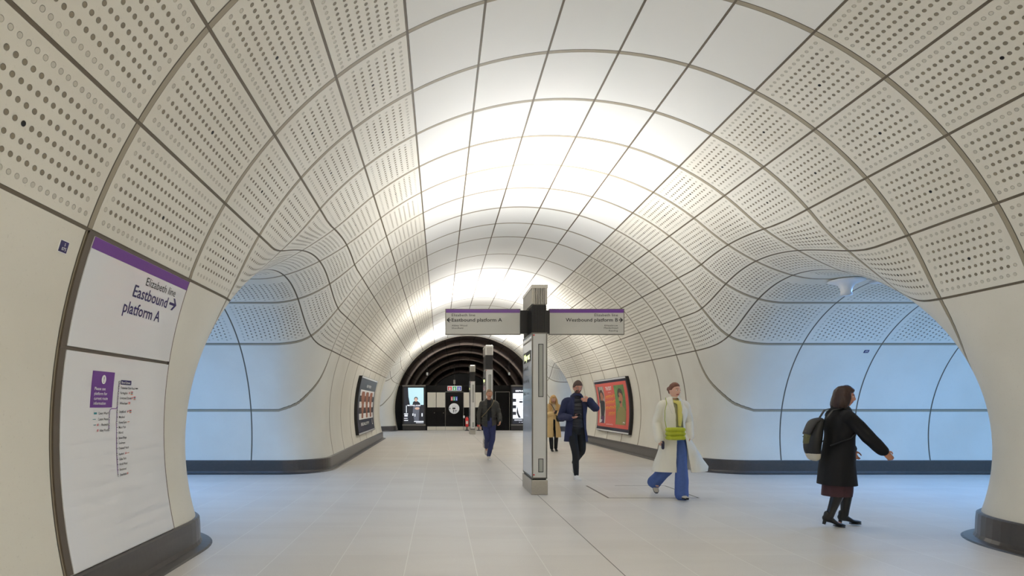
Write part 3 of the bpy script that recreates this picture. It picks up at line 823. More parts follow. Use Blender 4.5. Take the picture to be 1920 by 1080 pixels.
def art_a(t, mp):
    m = MB(); patch(m, mp(0), .18, .52, .98, .99, 0, 1, 1)
    polyuv(m, mp(1), [(.0, .52), (.14, .99), (.2, .99), (.22, .75), (.3, .52)], 1)
    blob(m, mp(2), .6, .66, .08, .055, 2); blob(m, mp(1), .6, .68, .1, .06, 1)
    polyuv(m, mp(1), [(.42, .52), (.45, .6), (.55, .63), (.68, .62), (.8, .57), (.82, .52)], 1)
    polyuv(m, mp(1), [(.47, .5), (.43, .3), (.52, .08), (.74, .08), (.76, .3), (.78, .48)], 3)
    blob(m, mp(2), .66, .42, .12, .035, 2); 
    for (u, v, a, b) in ((.0, .26, .2, .02), (.02, .2, .16, .04), (.0, .14, .18, .015), (.0, .08, .2, .02), (.42, .22, .05, .06), (.53, .2, .04, .07), (.88, .2, .05, .09), (.5, .05, .48, .02), (.6, .02, .38, .012), (.1, .3, .03, .2)):
        polyuv(m, mp(3), [(u, v), (u + a, v), (u + a, v + b), (u, v + b)], 4)
    m.build('picture', [M_SCRBLUE, M_SCRDK, M_SCRSKIN, M_SCRGREY, M_SCRW], t)
    lettering([('MICHAEL KORS', .5, .49, .03, .66, 'c', 0, .03)], mp(4), [M_SCRW], t)
def art_b(t, mp):
    m = MB(); patch(m, mp(0), .02, .14, .98, .84, 0, 1, 1)
    for v in (.24, .42, .60): patch(m, mp(1), .02, v, .18, v + .09, 1, 1, 1)
    blob(m, mp(1), .56, .5, .32, .30, 2); blob(m, mp(2), .42, .60, .10, .025, 3); blob(m, mp(2), .74, .60, .10, .025, 3); polyuv(m, mp(2), [(.30, .66), (.42, .69), (.54, .67), (.42, .675)], 1)
    polyuv(m, mp(2), [(.63, .62), (.67, .45), (.58, .45)], 4); blob(m, mp(2), .6, .36, .09, .02, 3)
    polyuv(m, mp(2), [(.24, .5), (.3, .3), (.42, .16), (.3, .16), (.2, .3)], 1)
    m.build('picture', [M_SCRW, M_SCRDK, M_SCRW, M_SCRDK, M_SCRGREY], t)
    lettering([('SEPHORA', .5, .88, .045, .72, 'c', 0, .03), ('EXPRESS ALLURE', .5, .085, .03, .8, 'c', 0, .02), ('in store', .5, .035, .02, .36, 'c', 0, .01)], mp(3), [M_SCRW], t)
screen(Px(755), Px(798), 'lit portrait advertising screen at left of black end wall', art_a)
screen(Px(957.5), Px(1000.5), 'lit portrait advertising screen at right of black end wall', art_b)

M_CAB = mat('cream_cabinet', rgb(206, 200, 186), .4)
def cabinet(x0, x1, label):
    t = thing('equipment_cabinet', label, 'cabinet', ((x0 + x1) / 2, YEND - .02, 0), 0, 'cabinets in the black end wall')
    W = x1 - x0
    m = MB(); m.box((0, .008, 1.15), (W - .005, .036, 1.9)); m.build('body', M_BLKGLOSS, t)
    m = MB(); m.box((0, -.02, 1.655), (W - .03, .03, .81)); d = m.build('upper_door', M_CAB, t, bevel=.004)
    m = MB(); m.lathe([(.012, -.01), (.012, .01)], (W * .36, -.045, 1.65), 10, axis='y'); m.build('lock', M_INK, d)
    m = MB(); m.box((0, -.015, .73), (W - .03, .03, .95)); d = m.build('lower_door', M_BLKGLOSS, t, bevel=.004)
    m = MB(); m.box((W * .3, -.035, .95), (.05, .02, .02)); m.build('handle', M_STEEL, d)
    m = MB(); m.box((0, -.01, .11), (W - .01, .05, .2)); m.build('plinth', M_CAB, t)
xs = [Px(801), Px(818), Px(835), Px(869), Px(886), Px(903)]
cabinet(xs[0], xs[1], 'cream-topped black cabinet beside the left lit screen'); cabinet(xs[1], xs[2], 'cream-topped black cabinet immediately left of the black doorway panel')
cabinet(xs[3], xs[4], 'cream-topped black cabinet immediately right of the black doorway panel'); cabinet(xs[4], xs[5], 'cream-topped black cabinet behind the second totem')
t = tag(link(bpy.data.objects.new('door_1', None)), kind='structure'); t.location = ((xs[2] + xs[3]) / 2, YEND - .02, 0)
m = MB(); m.box((0, 0, 1.15), (xs[3] - xs[2] - .02, .05, 1.82)); m.build('door_leaf', M_BLKGLOSS, t)
m = MB()
for s in (-1, 1): m.box((s * (xs[3] - xs[2]) / 2, -.005, 1.05), (.02, .06, 2.1))
m.box((0, -.005, 2.09), (xs[3] - xs[2], .06, .03)); m.build('door_frame', M_EDGE, t)
m = MB(); m.box((0, -.01, .11), (xs[3] - xs[2] - .02, .06, .2)); m.build('kick_plate', M_CAB, t)
t = tag(link(bpy.data.objects.new('door_2', None)), kind='structure'); t.location = (Px(942), YEND - .02, 0)
m = MB(); m.box((0, 0, 1.05), (.74, .05, 2.06)); m.build('door_leaf', M_BLKGLOSS, t)
m = MB()
for s in (-1, 1): m.box((s * .385, -.005, 1.04), (.02, .06, 2.08))
m.box((0, -.005, 2.09), (.79, .06, .02)); m.build('door_frame', M_EDGE, t)
m = MB(); m.box((-.30, -.04, 1.0), (.10, .03, .02)); m.build('door_handle', M_STEEL, t)

icons = [M_RED, mat('green_icon', rgb(30, 140, 90), .4, emit=rgb(30, 140, 90), estr=.3), mat('blue_icon', rgb(40, 60, 160), .4, emit=rgb(40, 60, 160), estr=.3), M_WHITE]
t = thing('pictogram_sign', 'white-framed sign with red, green and blue pictograms above the doorway', 'sign', (Px(852), YEND - .16, Pz(728.5)))
m = MB(); m.box((0, 0, 0), (.76, .05, .27)); m.build('sign_box', M_WHITE, t, bevel=.006)
m = MB(); m.box((0, .06, .3), (.03, .03, .35)); m.box((0, .12, .1), (.03, .12, .03)); m.build('hanger', M_EDGE, t)
m = MB(); fm = lambda u, v: (u, -.027, v)
for i, u in enumerate((-.25, 0, .25)):
    polyuv(m, fm, [(u - .10, -.10), (u + .10, -.10), (u + .10, .10), (u - .10, .10)], i)
fm2 = lambda u, v: (u, -.029, v)
for i, u in enumerate((-.25, 0, .25)):
    blob(m, fm2, u, .055, .022, .026, 3); polyuv(m, fm2, [(u - .03, -.08), (u + .03, -.08), (u + .045, .02), (u - .045, .02)], 3)
m.build('pictograms', icons, t)
t = thing('door_notice', 'small red, green and blue notice on the black doorway panel', 'notice', (Px(851.5), YEND - .052, Pz(747.5)))
m = MB(); m.box((0, 0, 0), (.38, .008, .25)); m.build('backing', M_DKNAVY, t)
m = MB(); fm = lambda u, v: (u, -.006, v); fm2 = lambda u, v: (u, -.008, v)
for i, u in enumerate((-.125, 0, .125)): polyuv(m, fm, [(u - .055, -.11), (u + .055, -.11), (u + .055, .11), (u - .055, .11)], i); blob(m, fm2, u, .04, .025, .03, 3); polyuv(m, fm2, [(u - .02, -.08), (u + .03, -.08), (u + .02, .0), (u - .02, .0)], 3)
m.build('pictograms', icons, t)
t = thing('round_sign', 'round white sign on the black doorway panel', 'sign', (Px(851.4), YEND - .05, Pz(765.9)))
m = MB(); m.lathe([(.285, -.008), (.285, .008)], (0, 0, 0), 40, axis='y'); m.build('disc', M_WHITE, t)
lettering([('Stand clear', 0, .10, .03, .22, 'c', 0, .01)], lambda u, v: (u, -.011, v), [M_EDGE], t)
m = MB(); fm = lambda u, v: (u, -.011, v)
for u, v, a, b in ((-.26, -.02, .06, .05), (-.09, -.04, .16, .09), (-.06, -.13, .06, .06), (-.06, -.21, .06, .06), (.03, -.12, .12, .03), (.03, -.2, .1, .03)): polyuv(m, fm, [(u, v), (u + a, v), (u + a, v + b), (u, v + b)])
m.build('symbols', M_INK, t)
for px, lab in ((801, 'small white cylinder lamp above the left lit screen'), (954.8, 'small white cylinder lamp above the right lit screen')):
    y = YEND + 1.0
    z = Pz(701, y); x = Px(px, y)
    t = thing('cylinder_lamp', lab, 'lamp', (x, y, z))
    m = MB(); m.lathe([(.05, -.08), (.055, -.07), (.055, .05), (.03, .08)], seg=16); m.build('lamp_body', M_WHITE, t, smooth=False)
    m = MB(); m.lathe([(.012, .08), (.012, 1.15)], seg=8); m.build('stem', M_BLACK, t)
t = thing('hanging_camera', 'small grey tube fixture hanging above the pictogram sign', 'camera', (Px(852, YEND + .4), YEND + .4, Pz(716, YEND + .4)))
m = MB(); m.lathe([(.06, -.11), (.06, .11)], seg=16); m.build('housing', M_STEEL, t); m = MB(); m.lathe([(.012, .11), (.012, 1.0)], seg=8); m.build('stem', M_BLACK, t)
M_REDG = mat('red_paint', rgb(190, 36, 30), .3, coat=.4)
def extinguisher(x, label):
    t = thing('fire_extinguisher', label, 'fire extinguisher', (x, YEND - .30, 0), 0, 'extinguishers by the end wall')
    m = MB(); m.lathe([(.12, 0), (.12, .03), (.09, .04), (.03, .05), (.03, .2)], seg=20); m.build('stand', M_BLACK, t)
    m = MB(); m.lathe([(.06, .2), (.088, .215), (.09, .25), (.09, .62), (.075, .68), (.035, .72), (.03, .74)], seg=24); m.build('cylinder', M_REDG, t, smooth=True)
    m = MB(); m.lathe([(.022, .74), (.022, .78)], seg=12); m.box((0, -.03, .80), (.03, .13, .02)); m.build('valve', M_BLACK, t)
    m = MB(); m.tube([(0, .02, .77), (.07, .0, .78), (.115, -.01, .66), (.115, -.01, .45), (.11, -.01, .38)], .012, 8); m.build('hose', M_BLACK, t, smooth=True)
    m = MB(); m.rings([[(.0905 * math.sin(a), -.0905 * math.cos(a), z) for a in np.linspace(-.7, .7, 9)] for z in (.36, .52)], closed=False); m.build('label', M_CREAM, t)
extinguisher(Px(875), 'red fire extinguisher just left of the farthest totem'); extinguisher(Px(897), 'red fire extinguisher just right of the farthest totem')
t = thing('wall_switch', 'small white switch plate left of the fire extinguishers', 'switch', (Px(870), YEND - .055, Pz(781.6)))
m = MB(); m.box((0, 0, 0), (.09, .015, .13)); m.build('plate', M_WHITE, t); m = MB(); m.box((0, -.012, 0), (.03, .012, .05)); m.build('rocker', M_EDGE, t)

# ceiling fitting in the right-hand passage
t = thing('ceiling_fitting', 'white trumpet-shaped fitting under the crown of right passage', 'ceiling light', (6.33, YP[0], ZP + RP))
M_FIT = mat('white_fitting', rgb(226, 230, 236), .35)
m = MB(); m.lathe([(.24, -.02), (.25, -.035), (.20, -.055), (.12, -.085), (.085, -.14), (.075, -.2), (.085, -.25)], seg=36, cap=True); m.build('trumpet', M_FIT, t, smooth=True)
m = MB(); m.lathe([(.055, -.252), (.055, -.262)], seg=24); m.build('lens', M_SOFT, t)
# added flush strip housings in the passage crowns, matching the added cool lamps
n_ = 0
for yp in YP:
    for s in (-1, 1):
        for xo in (5.9, 8.2, 10.3):
            t = thing('added_strip_light', 'added cool white flush strip light in the crown of a cross passage', 'ceiling light', (AX + s * xo, yp, 3.325), 0, 'added strip lights in the cross passages')
            if n_ == 0: hm = MB(); hm.box((0, 0, 0), (1.24, .34, .03)); mesh_a = hm.build('housing', M_FIT, t).data
            else: a = link(bpy.data.objects.new('housing', mesh_a)); a.parent = t
            n_ += 1
# access cover outlined in the floor
t = thing('floor_access_cover', 'thin dark outline of a floor access cover near the white-coated woman', 'floor cover', (3.45, 8.7, 0))
m = MB()
for x0, y0, x1, y1 in ((-.95, -.32, .42, -.32), (-.95, -.32, -.92, .94), (.40, -.32, .42, .94), (-.45, .94, .42, .94)):
    m.box(((x0 + x1) / 2, (y0 + y1) / 2, .0012), (max(abs(x1 - x0), .007), max(abs(y1 - y0), .007), .0024))
m.build('joint_frame', M_BROWNTRIM, t)
# ------------------------------------------------------------------ people
from mathutils import noise as mnoise
TMP = bpy.data.scenes.new('workshop')            # small scratch scene, so each remesh is evaluated alone
def V3(*a): return Vector(a)
def cr(pts, n=5):
    """Catmull-Rom through rows of numbers"""
    P = [np.array(p, float) for p in pts]; out = []
    for i in range(len(P) - 1):
        p0 = P[max(i - 1, 0)]; p1 = P[i]; p2 = P[i + 1]; p3 = P[min(i + 2, len(P) - 1)]
        for k in range(n):
            t = k / n; out.append(.5 * ((2 * p1) + (-p0 + p2) * t + (2 * p0 - 5 * p1 + 4 * p2 - p3) * t * t + (-p0 + 3 * p1 - 3 * p2 + p3) * t ** 3))
    out.append(P[-1]); return out
class Org:
    """organic solid: rounded lofts fused by a voxel remesh"""
    def __init__(s): s.mb = MB()
    def loft(s, rows, ref=(0, 1, 0), n=4, seg=18, caps=True):
        """rows: x, y, z, ra, rb"""
        C = cr(rows, n); pts = [Vector(c[:3]) for c in C]; rr = [(max(c[3], .002), max(c[4], .002)) for c in C]
        if caps:
            for end in (0, -1):
                i = 0 if end == 0 else len(pts) - 1; j = 1 if end == 0 else len(pts) - 2
                d = (pts[i] - pts[j]).normalized(); a, b = rr[i]; m = min(a, b); ex = []
                for k in (.5, .85, 1.0):
                    q = math.sqrt(max(1 - k * k, .0)); q = max(q, .08)
                    ex.append((pts[i] + d * m * k * .9, (a - m + m * q if a > m else a * q, b - m + m * q if b > m else b * q)))
                if end == 0: pts = [e[0] for e in ex[::-1]] + pts; rr = [e[1] for e in ex[::-1]] + rr
                else: pts = pts + [e[0] for e in ex]; rr = rr + [e[1] for e in ex]
        s.mb.tube(pts, rr, seg, ref=ref); return s
    def limb(s, pts, rad, ref=(0, 1, 0), n=4, flat=1.0, seg=14):
        return s.loft([tuple(p) + (r, r * flat) for p, r in zip(pts, rad)], ref, n, seg)
    def ball(s, c, r, seg=16, rot=None):
        n = len(s.mb.v); R_ = r if isinstance(r, (tuple, list)) else (r, r, r); rs = []
        for i in range(1, 10):
            t = math.pi * i / 10
            ring = []
            for j in range(seg):
                p = Vector((R_[0] * math.sin(t) * math.cos(2 * math.pi * j / seg), R_[1] * math.sin(t) * math.sin(2 * math.pi * j / seg), R_[2] * math.cos(t)))
                if rot: p = rot @ p
                ring.append(Vector(c) + p)
            rs.append(ring)
        s.mb.rings(rs); return s
    def fuse(s, name, mats, parent, vox=.009, folds=0, fscale=6, smooth=2, cut=None, thick=0, colour=None, stretch=(1, 1, .45), hem=None):
        me = bpy.data.meshes.new('tmp'); me.from_pydata(s.mb.v, [], s.mb.f)
        bm = bmesh.new(); bm.from_mesh(me); bmesh.ops.recalc_face_normals(bm, faces=bm.faces); bm.to_mesh(me); bm.free()
        o = bpy.data.objects.new('tmp', me); TMP.collection.objects.link(o)
        r = o.modifiers.new('r', 'REMESH'); r.mode = 'VOXEL'; r.voxel_size = vox
        if smooth: q = o.modifiers.new('s', 'SMOOTH'); q.factor = .5; q.iterations = smooth
        with bpy.context.temp_override(scene=TMP, view_layer=TMP.view_layers[0]):
            dg = bpy.context.evaluated_depsgraph_get(); m2 = bpy.data.meshes.new_from_object(o.evaluated_get(dg))
        bpy.data.objects.remove(o); bpy.data.meshes.remove(me); m2.name = name
        if folds:
            n = len(m2.vertices); co = np.empty(n * 3, np.float32); m2.vertices.foreach_get('co', co); nr = np.empty(n * 3, np.float32); m2.vertices.foreach_get('normal', nr)
            co = co.reshape(-1, 3); nr = nr.reshape(-1, 3); off = np.array([sum(map(ord, name)) % 17, parent.location.x * 3, 0])
            q = co * np.array(stretch) * fscale + off
            k = np.array([mnoise.noise(Vector(p)) + .5 * mnoise.noise(Vector(p * 2.3)) for p in q])
            m2.vertices.foreach_set('co', (co + nr * (folds * (k + .45))[:, None]).astype(np.float32).ravel()); m2.update()
        if cut or colour or hem:
            bm = bmesh.new(); bm.from_mesh(m2)
            if cut: bmesh.ops.delete(bm, geom=[f for f in bm.faces if cut(f.calc_center_median())], context='FACES')
            if hem: bmesh.ops.bisect_plane(bm, geom=bm.verts[:] + bm.edges[:] + bm.faces[:], plane_co=(0, 0, hem), plane_no=(0, 0, -1), clear_outer=True)
            if cut:
                bnd = [v for v in bm.verts if v.is_boundary and v.co.z > (hem or -1) + .004]
                for _ in range(8):
                    new = {}
                    for v in bnd:
                        nb = [e.other_vert(v).co for e in v.link_edges if e.is_boundary]
                        if len(nb) == 2: new[v] = v.co * .4 + (nb[0] + nb[1]) * .3
                    for v, c in new.items(): v.co = c
            if colour:
                for f in bm.faces: f.material_index = colour(f.calc_center_median())
            bm.to_mesh(m2); bm.free()
        for m in (mats if isinstance(mats, (list, tuple)) else [mats]): m2.materials.append(m)
        m2.polygons.foreach_set('use_smooth', [True] * len(m2.polygons))
        ob = link(bpy.data.objects.new(name, m2)); ob.parent = parent
        if thick: t = ob.modifiers.new('t', 'SOLIDIFY'); t.thickness = thick; t.offset = -1
        return ob

def head_pts(o, c, M, s=1.0, beard=0):
    """head with a face towards local -y; c = centre, M = rotation"""
    rs = []; seg = 44
    for i in range(1, 34):
        t = math.pi * i / 34; ring = []
        for j in range(seg):
            a = 2 * math.pi * j / seg
            x, y, z = math.sin(t) * math.cos(a), math.sin(t) * math.sin(a), math.cos(t)
            px, py, pz = x * .076, y * .096, z * .118
            low = max(0, -z)
            px *= 1 - .30 * low ** 1.6; 
            if y > 0: py *= 1 - .38 * low; pz *= 1 - .12 * low
            else: py *= 1 - .10 * low
            px *= 1 - .06 * max(0, -y) * 1
            g = lambda cx, cz, sx, sz: math.exp(-((x - cx) / sx) ** 2 - ((z - cz) / sz) ** 2)
            if y < 0:
                nz = math.exp(-(x / .13) ** 2) * (np.interp(z, [-.36, -.27, -.20, .0, .12, .2], [0, .9, 1, .45, .1, 0]))
                py -= .026 * nz
                py += .010 * (g(.40, .08, .2, .11) + g(-.40, .08, .2, .11))
                py -= .006 * math.exp(-((z - .22) / .09) ** 2) * max(0, 1 - (x / .75) ** 2)
                py -= .008 * (g(0, -.45, .25, .055) + g(0, -.56, .22, .05)); py += .004 * g(0, -.505, .26, .022)
                py -= .010 * g(0, -.86, .35, .14)
                px += .004 * (1 if x > 0 else -1) * (g(.6, -.12, .2, .16) + g(-.6, -.12, .2, .16))
            ring.append(Vector(c) + M @ (Vector((px, py, pz)) * s))
        rs.append(ring)
    o.mb.rings(rs)
    for sx in (-1, 1):                                     # ears
        o.ball(Vector(c) + M @ (Vector((sx * .076, .012, -.005)) * s), (.009 * s, .019 * s, .031 * s), 12, M)

def hand(o, wrist, d, n, side, curl=.5, spread=.06, s=1.0, thumb=.6):
    """d: along the hand, n: palm normal, side: +1/-1 thumb side = side * (d x n)"""
    d = Vector(d).normalized(); n = Vector(n); n = (n - d * n.dot(d)).normalized(); w_ = d.cross(n) * side
    W = Vector(wrist)
    P = [W - d * .02 * s, W + d * .02 * s, W + d * .055 * s, W + d * .088 * s]
    o.loft([tuple(p) + (a * s, b * s) for p, a, b in zip(P, (.027, .030, .040, .039), (.020, .017, .015, .012))], ref=tuple(n), n=3, seg=14)
    for k, (off, L) in enumerate(((.029, .072), (.010, .080), (-.010, .074), (-.029, .058))):
        b = W + d * (.084 - .004 * abs(k - 1)) * s + w_ * off * s
        ang = 0; p = b; pts = [b - d * .012 * s, b]; dd = (d + w_ * (off * spread * 20)).normalized()
        c_ = curl * (1 + .12 * k)
        for q, l in enumerate((.44, .32, .24)):
            ang += c_ * (.9, 1.0, .7)[q]
            p = p + (dd * math.cos(ang) + n * math.sin(ang)) * L * l * s; pts.append(p)
        o.limb(pts, [.0092 * s, .0092 * s, .0086 * s, .0078 * s, .0066 * s], ref=tuple(w_), n=2, seg=8)
    b = W + d * .028 * s + w_ * .026 * s
    t1 = b + (d * .6 + w_ * .75 + n * thumb * .4).normalized() * .038 * s; t2 = t1 + (d * .85 + w_ * .25 + n * thumb).normalized() * .032 * s; t3 = t2 + (d * .8 - w_ * .1 + n * thumb).normalized() * .024 * s
    o.limb([b - d * .012 * s, b, t1, t2, t3], [.013 * s, .014 * s, .011 * s, .0098 * s, .008 * s], ref=tuple(n), n=2, seg=8)

def shoe(parent, ank, toe_dir, pitch, mat_up, mat_sole, name='shoe', s=1.0, heel=0.0, boot=0):
    """ankle point, horizontal toe direction (deg from -y towards +x), pitch (deg, toe down positive)"""
    t = R(toe_dir); M = Matrix.Rotation(t, 3, 'Z') @ Matrix.Rotation(R(pitch), 3, 'X')
    A = Vector(ank); L = lambda x, y, z: tuple(A + M @ (Vector((x, y, z)) * s))
    o = Org(); h = .085
    rows = [(0, .055, -.045, .030, .034), (0, .02, -.035, .036, .045), (0, -.04, -.05 , .040, .034), (0, -.10, -.062 , .046, .024), (0, -.155, -.066, .040, .018), (0, -.175, -.068, .028, .014)]
    if heel: rows = [(0, .045, -.03, .028, .034), (0, .015, -.025, .032, .045), (0, -.04, -.045, .034, .03), (0, -.09, -.068, .041, .021), (0, -.14, -.072, .036, .016), (0, -.165, -.074, .022, .012)]
    o.loft([L(*r[:3]) + (r[3] * s, r[4] * s) for r in rows], ref=tuple(M @ Vector((0, 0, 1))), n=3, seg=14)
    o.loft([L(0, .02, -.03) + (.036 * s, .044 * s), L(0, .02, .03 + boot * .1) + (.034 * s, .040 * s)] if not boot else
           [L(0, .02, -.03) + (.034 * s, .042 * s), L(0, .02, .06) + (.036 * s, .040 * s)], ref=tuple(M @ Vector((0, -1, 0))), n=2, seg=14)
    ob = o.fuse(name, mat_up, parent, vox=.006, smooth=2)
    m = MB()
    if heel:
        m.tube([L(0, .04, -.05), L(0, .045, -.095 - heel * .3)], [.020 * s, .016 * s], 10)
        base = [(x, y) for x, y in ((.022, -.06), (.036, -.09), (.034, -.13), (.018, -.172), (-.014, -.172), (-.033, -.13), (-.035, -.09), (-.022, -.06))]
        m.rings([[L(x, y, -.088) for x, y in base], [L(x, y, -.10) for x, y in base]])
    else:
        base = [(.0, .085), (.024, .075), (.034, .045), (.032, 0), (.036, -.05), (.046, -.10), (.042, -.155), (.022, -.188), (-.014, -.19), (-.036, -.16), (-.044, -.11), (-.036, -.05), (-.032, 0), (-.033, .045), (-.022, .077)]
        m.rings([[L(x * .97, y, -.062) for x, y in base], [L(x * 1.04, y, -.07) for x, y in base], [L(x * 1.04, y, -.088) for x, y in base], [L(x, y, -.092) for x, y in base]])
    m.build('sole', mat_sole, ob, smooth=False)
    if not heel and not boot:
        m = MB()
        for q in range(4):
            a = -.045 - q * .022; z = -.014 - q * .0125
            m.tube([L(-.02, a, z - .004), L(0, a + .004, z + .002), L(.02, a, z - .004)], .003, 6)
        m.build('laces', M_LACE, ob)
    return ob

M_LACE = mat('laces', rgb(230, 228, 222), .7)
def skinmat(n, r, g, b): return mat(n, rgb(r, g, b), .5, noise=.05, nscale=14)
M_LIP = mat('lips', rgb(160, 84, 76), .4); M_EYEW = mat('eye_white', rgb(225, 222, 216), .2); M_IRIS = mat('iris', rgb(42, 32, 26), .15)

def rot_head(yaw, pitch=0, roll=0): return Matrix.Rotation(R(yaw), 3, 'Z') @ Matrix.Rotation(R(pitch), 3, 'X') @ Matrix.Rotation(R(roll), 3, 'Y')

def make_body(t, J, skin, brow, hs=1.0, beard=None, build=1.0, female=False):
    """one continuous body surface: torso, neck, head with face, arms, hands, legs, feet"""
    o = Org(); b = build
    hip, ch, nk = Vector(J['pelvis']), Vector(J['chest']), Vector(J['neck'])
    tw = J.get('twist', 0); ref = (-math.sin(R(tw)), math.cos(R(tw)), 0)
    mid = (hip + ch) / 2
    o.loft([tuple(hip - V3(0, 0, .10)) + (.12 * b, .095 * b), tuple(hip) + (.155 * b, .11 * b), tuple(mid) + ((.125 if female else .14) * b, .092 * b), tuple(ch - V3(0, 0, .06)) + (.155 * b, .11 * b), tuple(ch + V3(0, 0, .05)) + (.16 * b, .095 * b), tuple(nk - V3(0, 0, .03)) + (.08 * b, .065 * b)], ref=ref)
    H = Vector(J['head'])
    o.limb([nk - V3(0, 0, .05), nk + (H - nk) * .35, H - V3(0, 0, .04)], [.062 * b, .053 * b * (.88 if female else 1), .05 * b], n=3)
    M = J['headrot']; head_pts(o, H, M, hs)
    for sd in ('L', 'R'):
        sh, el, wr = (Vector(J[k + sd]) for k in ('sh', 'el', 'wr'))
        o.limb([ch + (sh - ch) * .5 + V3(0, 0, .04), sh, sh + (el - sh) * .35, el, el + (wr - el) * .3, wr], [.055 * b, .055 * b, .045 * b, .038 * b, .038 * b, .026 * b], n=3)
        hd = J['hand' + sd]; hand(o, wr, hd['d'], hd['n'], hd['s'], hd.get('curl', .45), s=J.get('hsz', 1.0), thumb=hd.get('thumb', .5))
        hp, kn, an = (Vector(J[k + sd]) for k in ('hip', 'kn', 'an'))
        o.limb([hp + V3(0, 0, .05), hp - V3(0, 0, .03), hp + (kn - hp) * .5, kn, kn + (an - kn) * .3, kn + (an - kn) * .7, an], [.076 * b, .080 * b, .068 * b, .050 * b, .050 * b, .036 * b, .028 * b], n=3)
        f = R(J.get('toe' + sd, 0)); fd = V3(math.sin(f), -math.cos(f), 0)
        o.loft([tuple(an + V3(0, 0, -.03) - fd * .02) + (.022, .022), tuple(an + fd * .06 + V3(0, 0, -.062)) + (.026, .012), tuple(an + fd * .11 + V3(0, 0, -.068)) + (.022, .009)], ref=(0, 0, 1), n=2, seg=10)
    Mi = M.inverted()
    def colour(c):
        q = Mi @ (c - H) / hs
        if q.y < -.05 and abs(q.x) < .026 and -.069 < q.z < -.050: return 1
        if q.y < -.06 and .012 < abs(q.x) < .048 and (.0275 < q.z < .0335): return 2
        if beard and q.y < .01 and q.z < -.028 and not (q.y < -.06 and abs(q.x) < .012 and q.z > -.040) and .085 < q.length < .16 and q.z > -.125: return 2 if beard == 'full' else 0
        return 0
    body = o.fuse('body', [skin, M_LIP, brow], t, vox=.0065, smooth=1, colour=colour)
    for sx in (-1, 1):
        m = MB(); c = H + M @ (Vector((sx * .030, -.0765, .008)) * hs)
        oo = Org(); oo.ball((0, 0, 0), (.013 * hs, .011 * hs, .0085 * hs), 14, M); oo.mb.build('eye', M_EYEW, t, smooth=True, loc=c)
        oo = Org(); oo.ball((0, 0, 0), (.0058 * hs, .004 * hs, .0060 * hs), 12, M); oo.mb.build('iris', M_IRIS, t, smooth=True, loc=c + M @ Vector((0, -.0095 * hs, 0)))
    return body

def hair_cap(t, H, M, s, m, hairline=.40, back=-.75, thick=.010, side=-.1, name='hair', extra=None, folds=.003, top=0.0):
    """hair fused from a shell that follows the skull where the hair grows"""
    rs = []; seg = 48
    for i in range(1, 34):
        t_ = math.pi * i / 34; ring = []
        for j in range(seg):
            a = 2 * math.pi * j / seg
            x, y, z = math.sin(t_) * math.cos(a), math.sin(t_) * math.sin(a), math.cos(t_)
            lim = np.interp(y, [-1, -.55, -.15, .25, 1], [hairline, hairline - .02, side + .12, side - .1, back])
            g = 1 if z > lim else -1
            e = min(1, abs(z - lim) / .12) * g
            k = 1 + (thick / .09) * max(e, 0) - (.20 if e < 0 else 0) * min(1, -e * 2)
            low = max(0, -z)
            px, py, pz = x * .0765 * k, y * .0965 * k, z * .1185 * k + (top * max(0, z) if g > 0 else 0)
            px *= 1 - .30 * low ** 1.6
            if y > 0: py *= 1 - .25 * low
            ring.append(Vector(H) + M @ (Vector((px, py, pz)) * s))
        rs.append(ring)
    o = Org(); o.mb.rings(rs)
    if extra: extra(o)
    return o.fuse(name, m, t, vox=.006, smooth=1, folds=folds, fscale=22, stretch=(1, 1, .3))

def leg_cloth(o, J, sd, r0=.092, rk=.066, ra=.05, end=.0, drop=0):
    hp, kn, an = (Vector(J[k + sd]) for k in ('hip', 'kn', 'an'))
    e = an + (an - kn).normalized() * end
    o.limb([hp + V3(0, 0, .06), hp - V3(0, 0, .03), hp + (kn - hp) * .5, kn, kn + (e - kn) * .45, e], [r0 * .95, r0, (r0 + rk) / 2 + .004, rk, (rk + ra) / 2 + .004, ra], n=4)
def trousers(t, J, m, name='trousers', r0=.092, rk=.066, ra=.05, end=0, b=1.0, folds=.006, vox=.008):
    o = Org(); hip = Vector(J['pelvis'])
    o.loft([tuple(hip - V3(0, 0, .09)) + (.13 * b, .105 * b), tuple(hip) + (.168 * b, .122 * b), tuple(hip + V3(0, 0, .12)) + (.148 * b, .108 * b)])
    for sd in ('L', 'R'): leg_cloth(o, J, sd, r0, rk, ra, end)
    return o.fuse(name, m, t, vox=vox, folds=folds, fscale=9, smooth=3)
def torso_cloth(o, J, b=1.0, grow=.014, low=0.02, shoulder=True, hem=None):
    hip, ch, nk = Vector(J['pelvis']), Vector(J['chest']), Vector(J['neck']); mid = (hip + ch) / 2
    tw = J.get('twist', 0); ref = (-math.sin(R(tw)), math.cos(R(tw)), 0); g = grow
    rows = []
    if hem: rows += hem
    rows += [tuple(hip + V3(0, 0, low)) + (.162 * b + g, .118 * b + g), tuple(mid) + (.145 * b + g, .10 * b + g), tuple(ch - V3(0, 0, .06)) + (.16 * b + g, .115 * b + g), tuple(ch + V3(0, 0, .05)) + (.165 * b + g, .10 * b + g), tuple(nk - V3(0, 0, .035)) + (.085 * b + g, .07 * b + g)]
    o.loft(rows, ref=ref, n=5, seg=26)
def sleeve(o, J, sd, b=1.0, g=.012, r=(.046, .054, .050, .047, .045, .039), back=.015):
    ch = Vector(J['chest']); sh, el, wr = (Vector(J[k + sd]) for k in ('sh', 'el', 'wr'))
    e = wr - (wr - el).normalized() * back
    o.limb([ch + (sh - ch) * .45 + V3(0, 0, .045), sh - V3(0, 0, .012), sh + (el - sh) * .4, el, el + (e - el) * .35, e], [x * b + g for x in r], n=4)

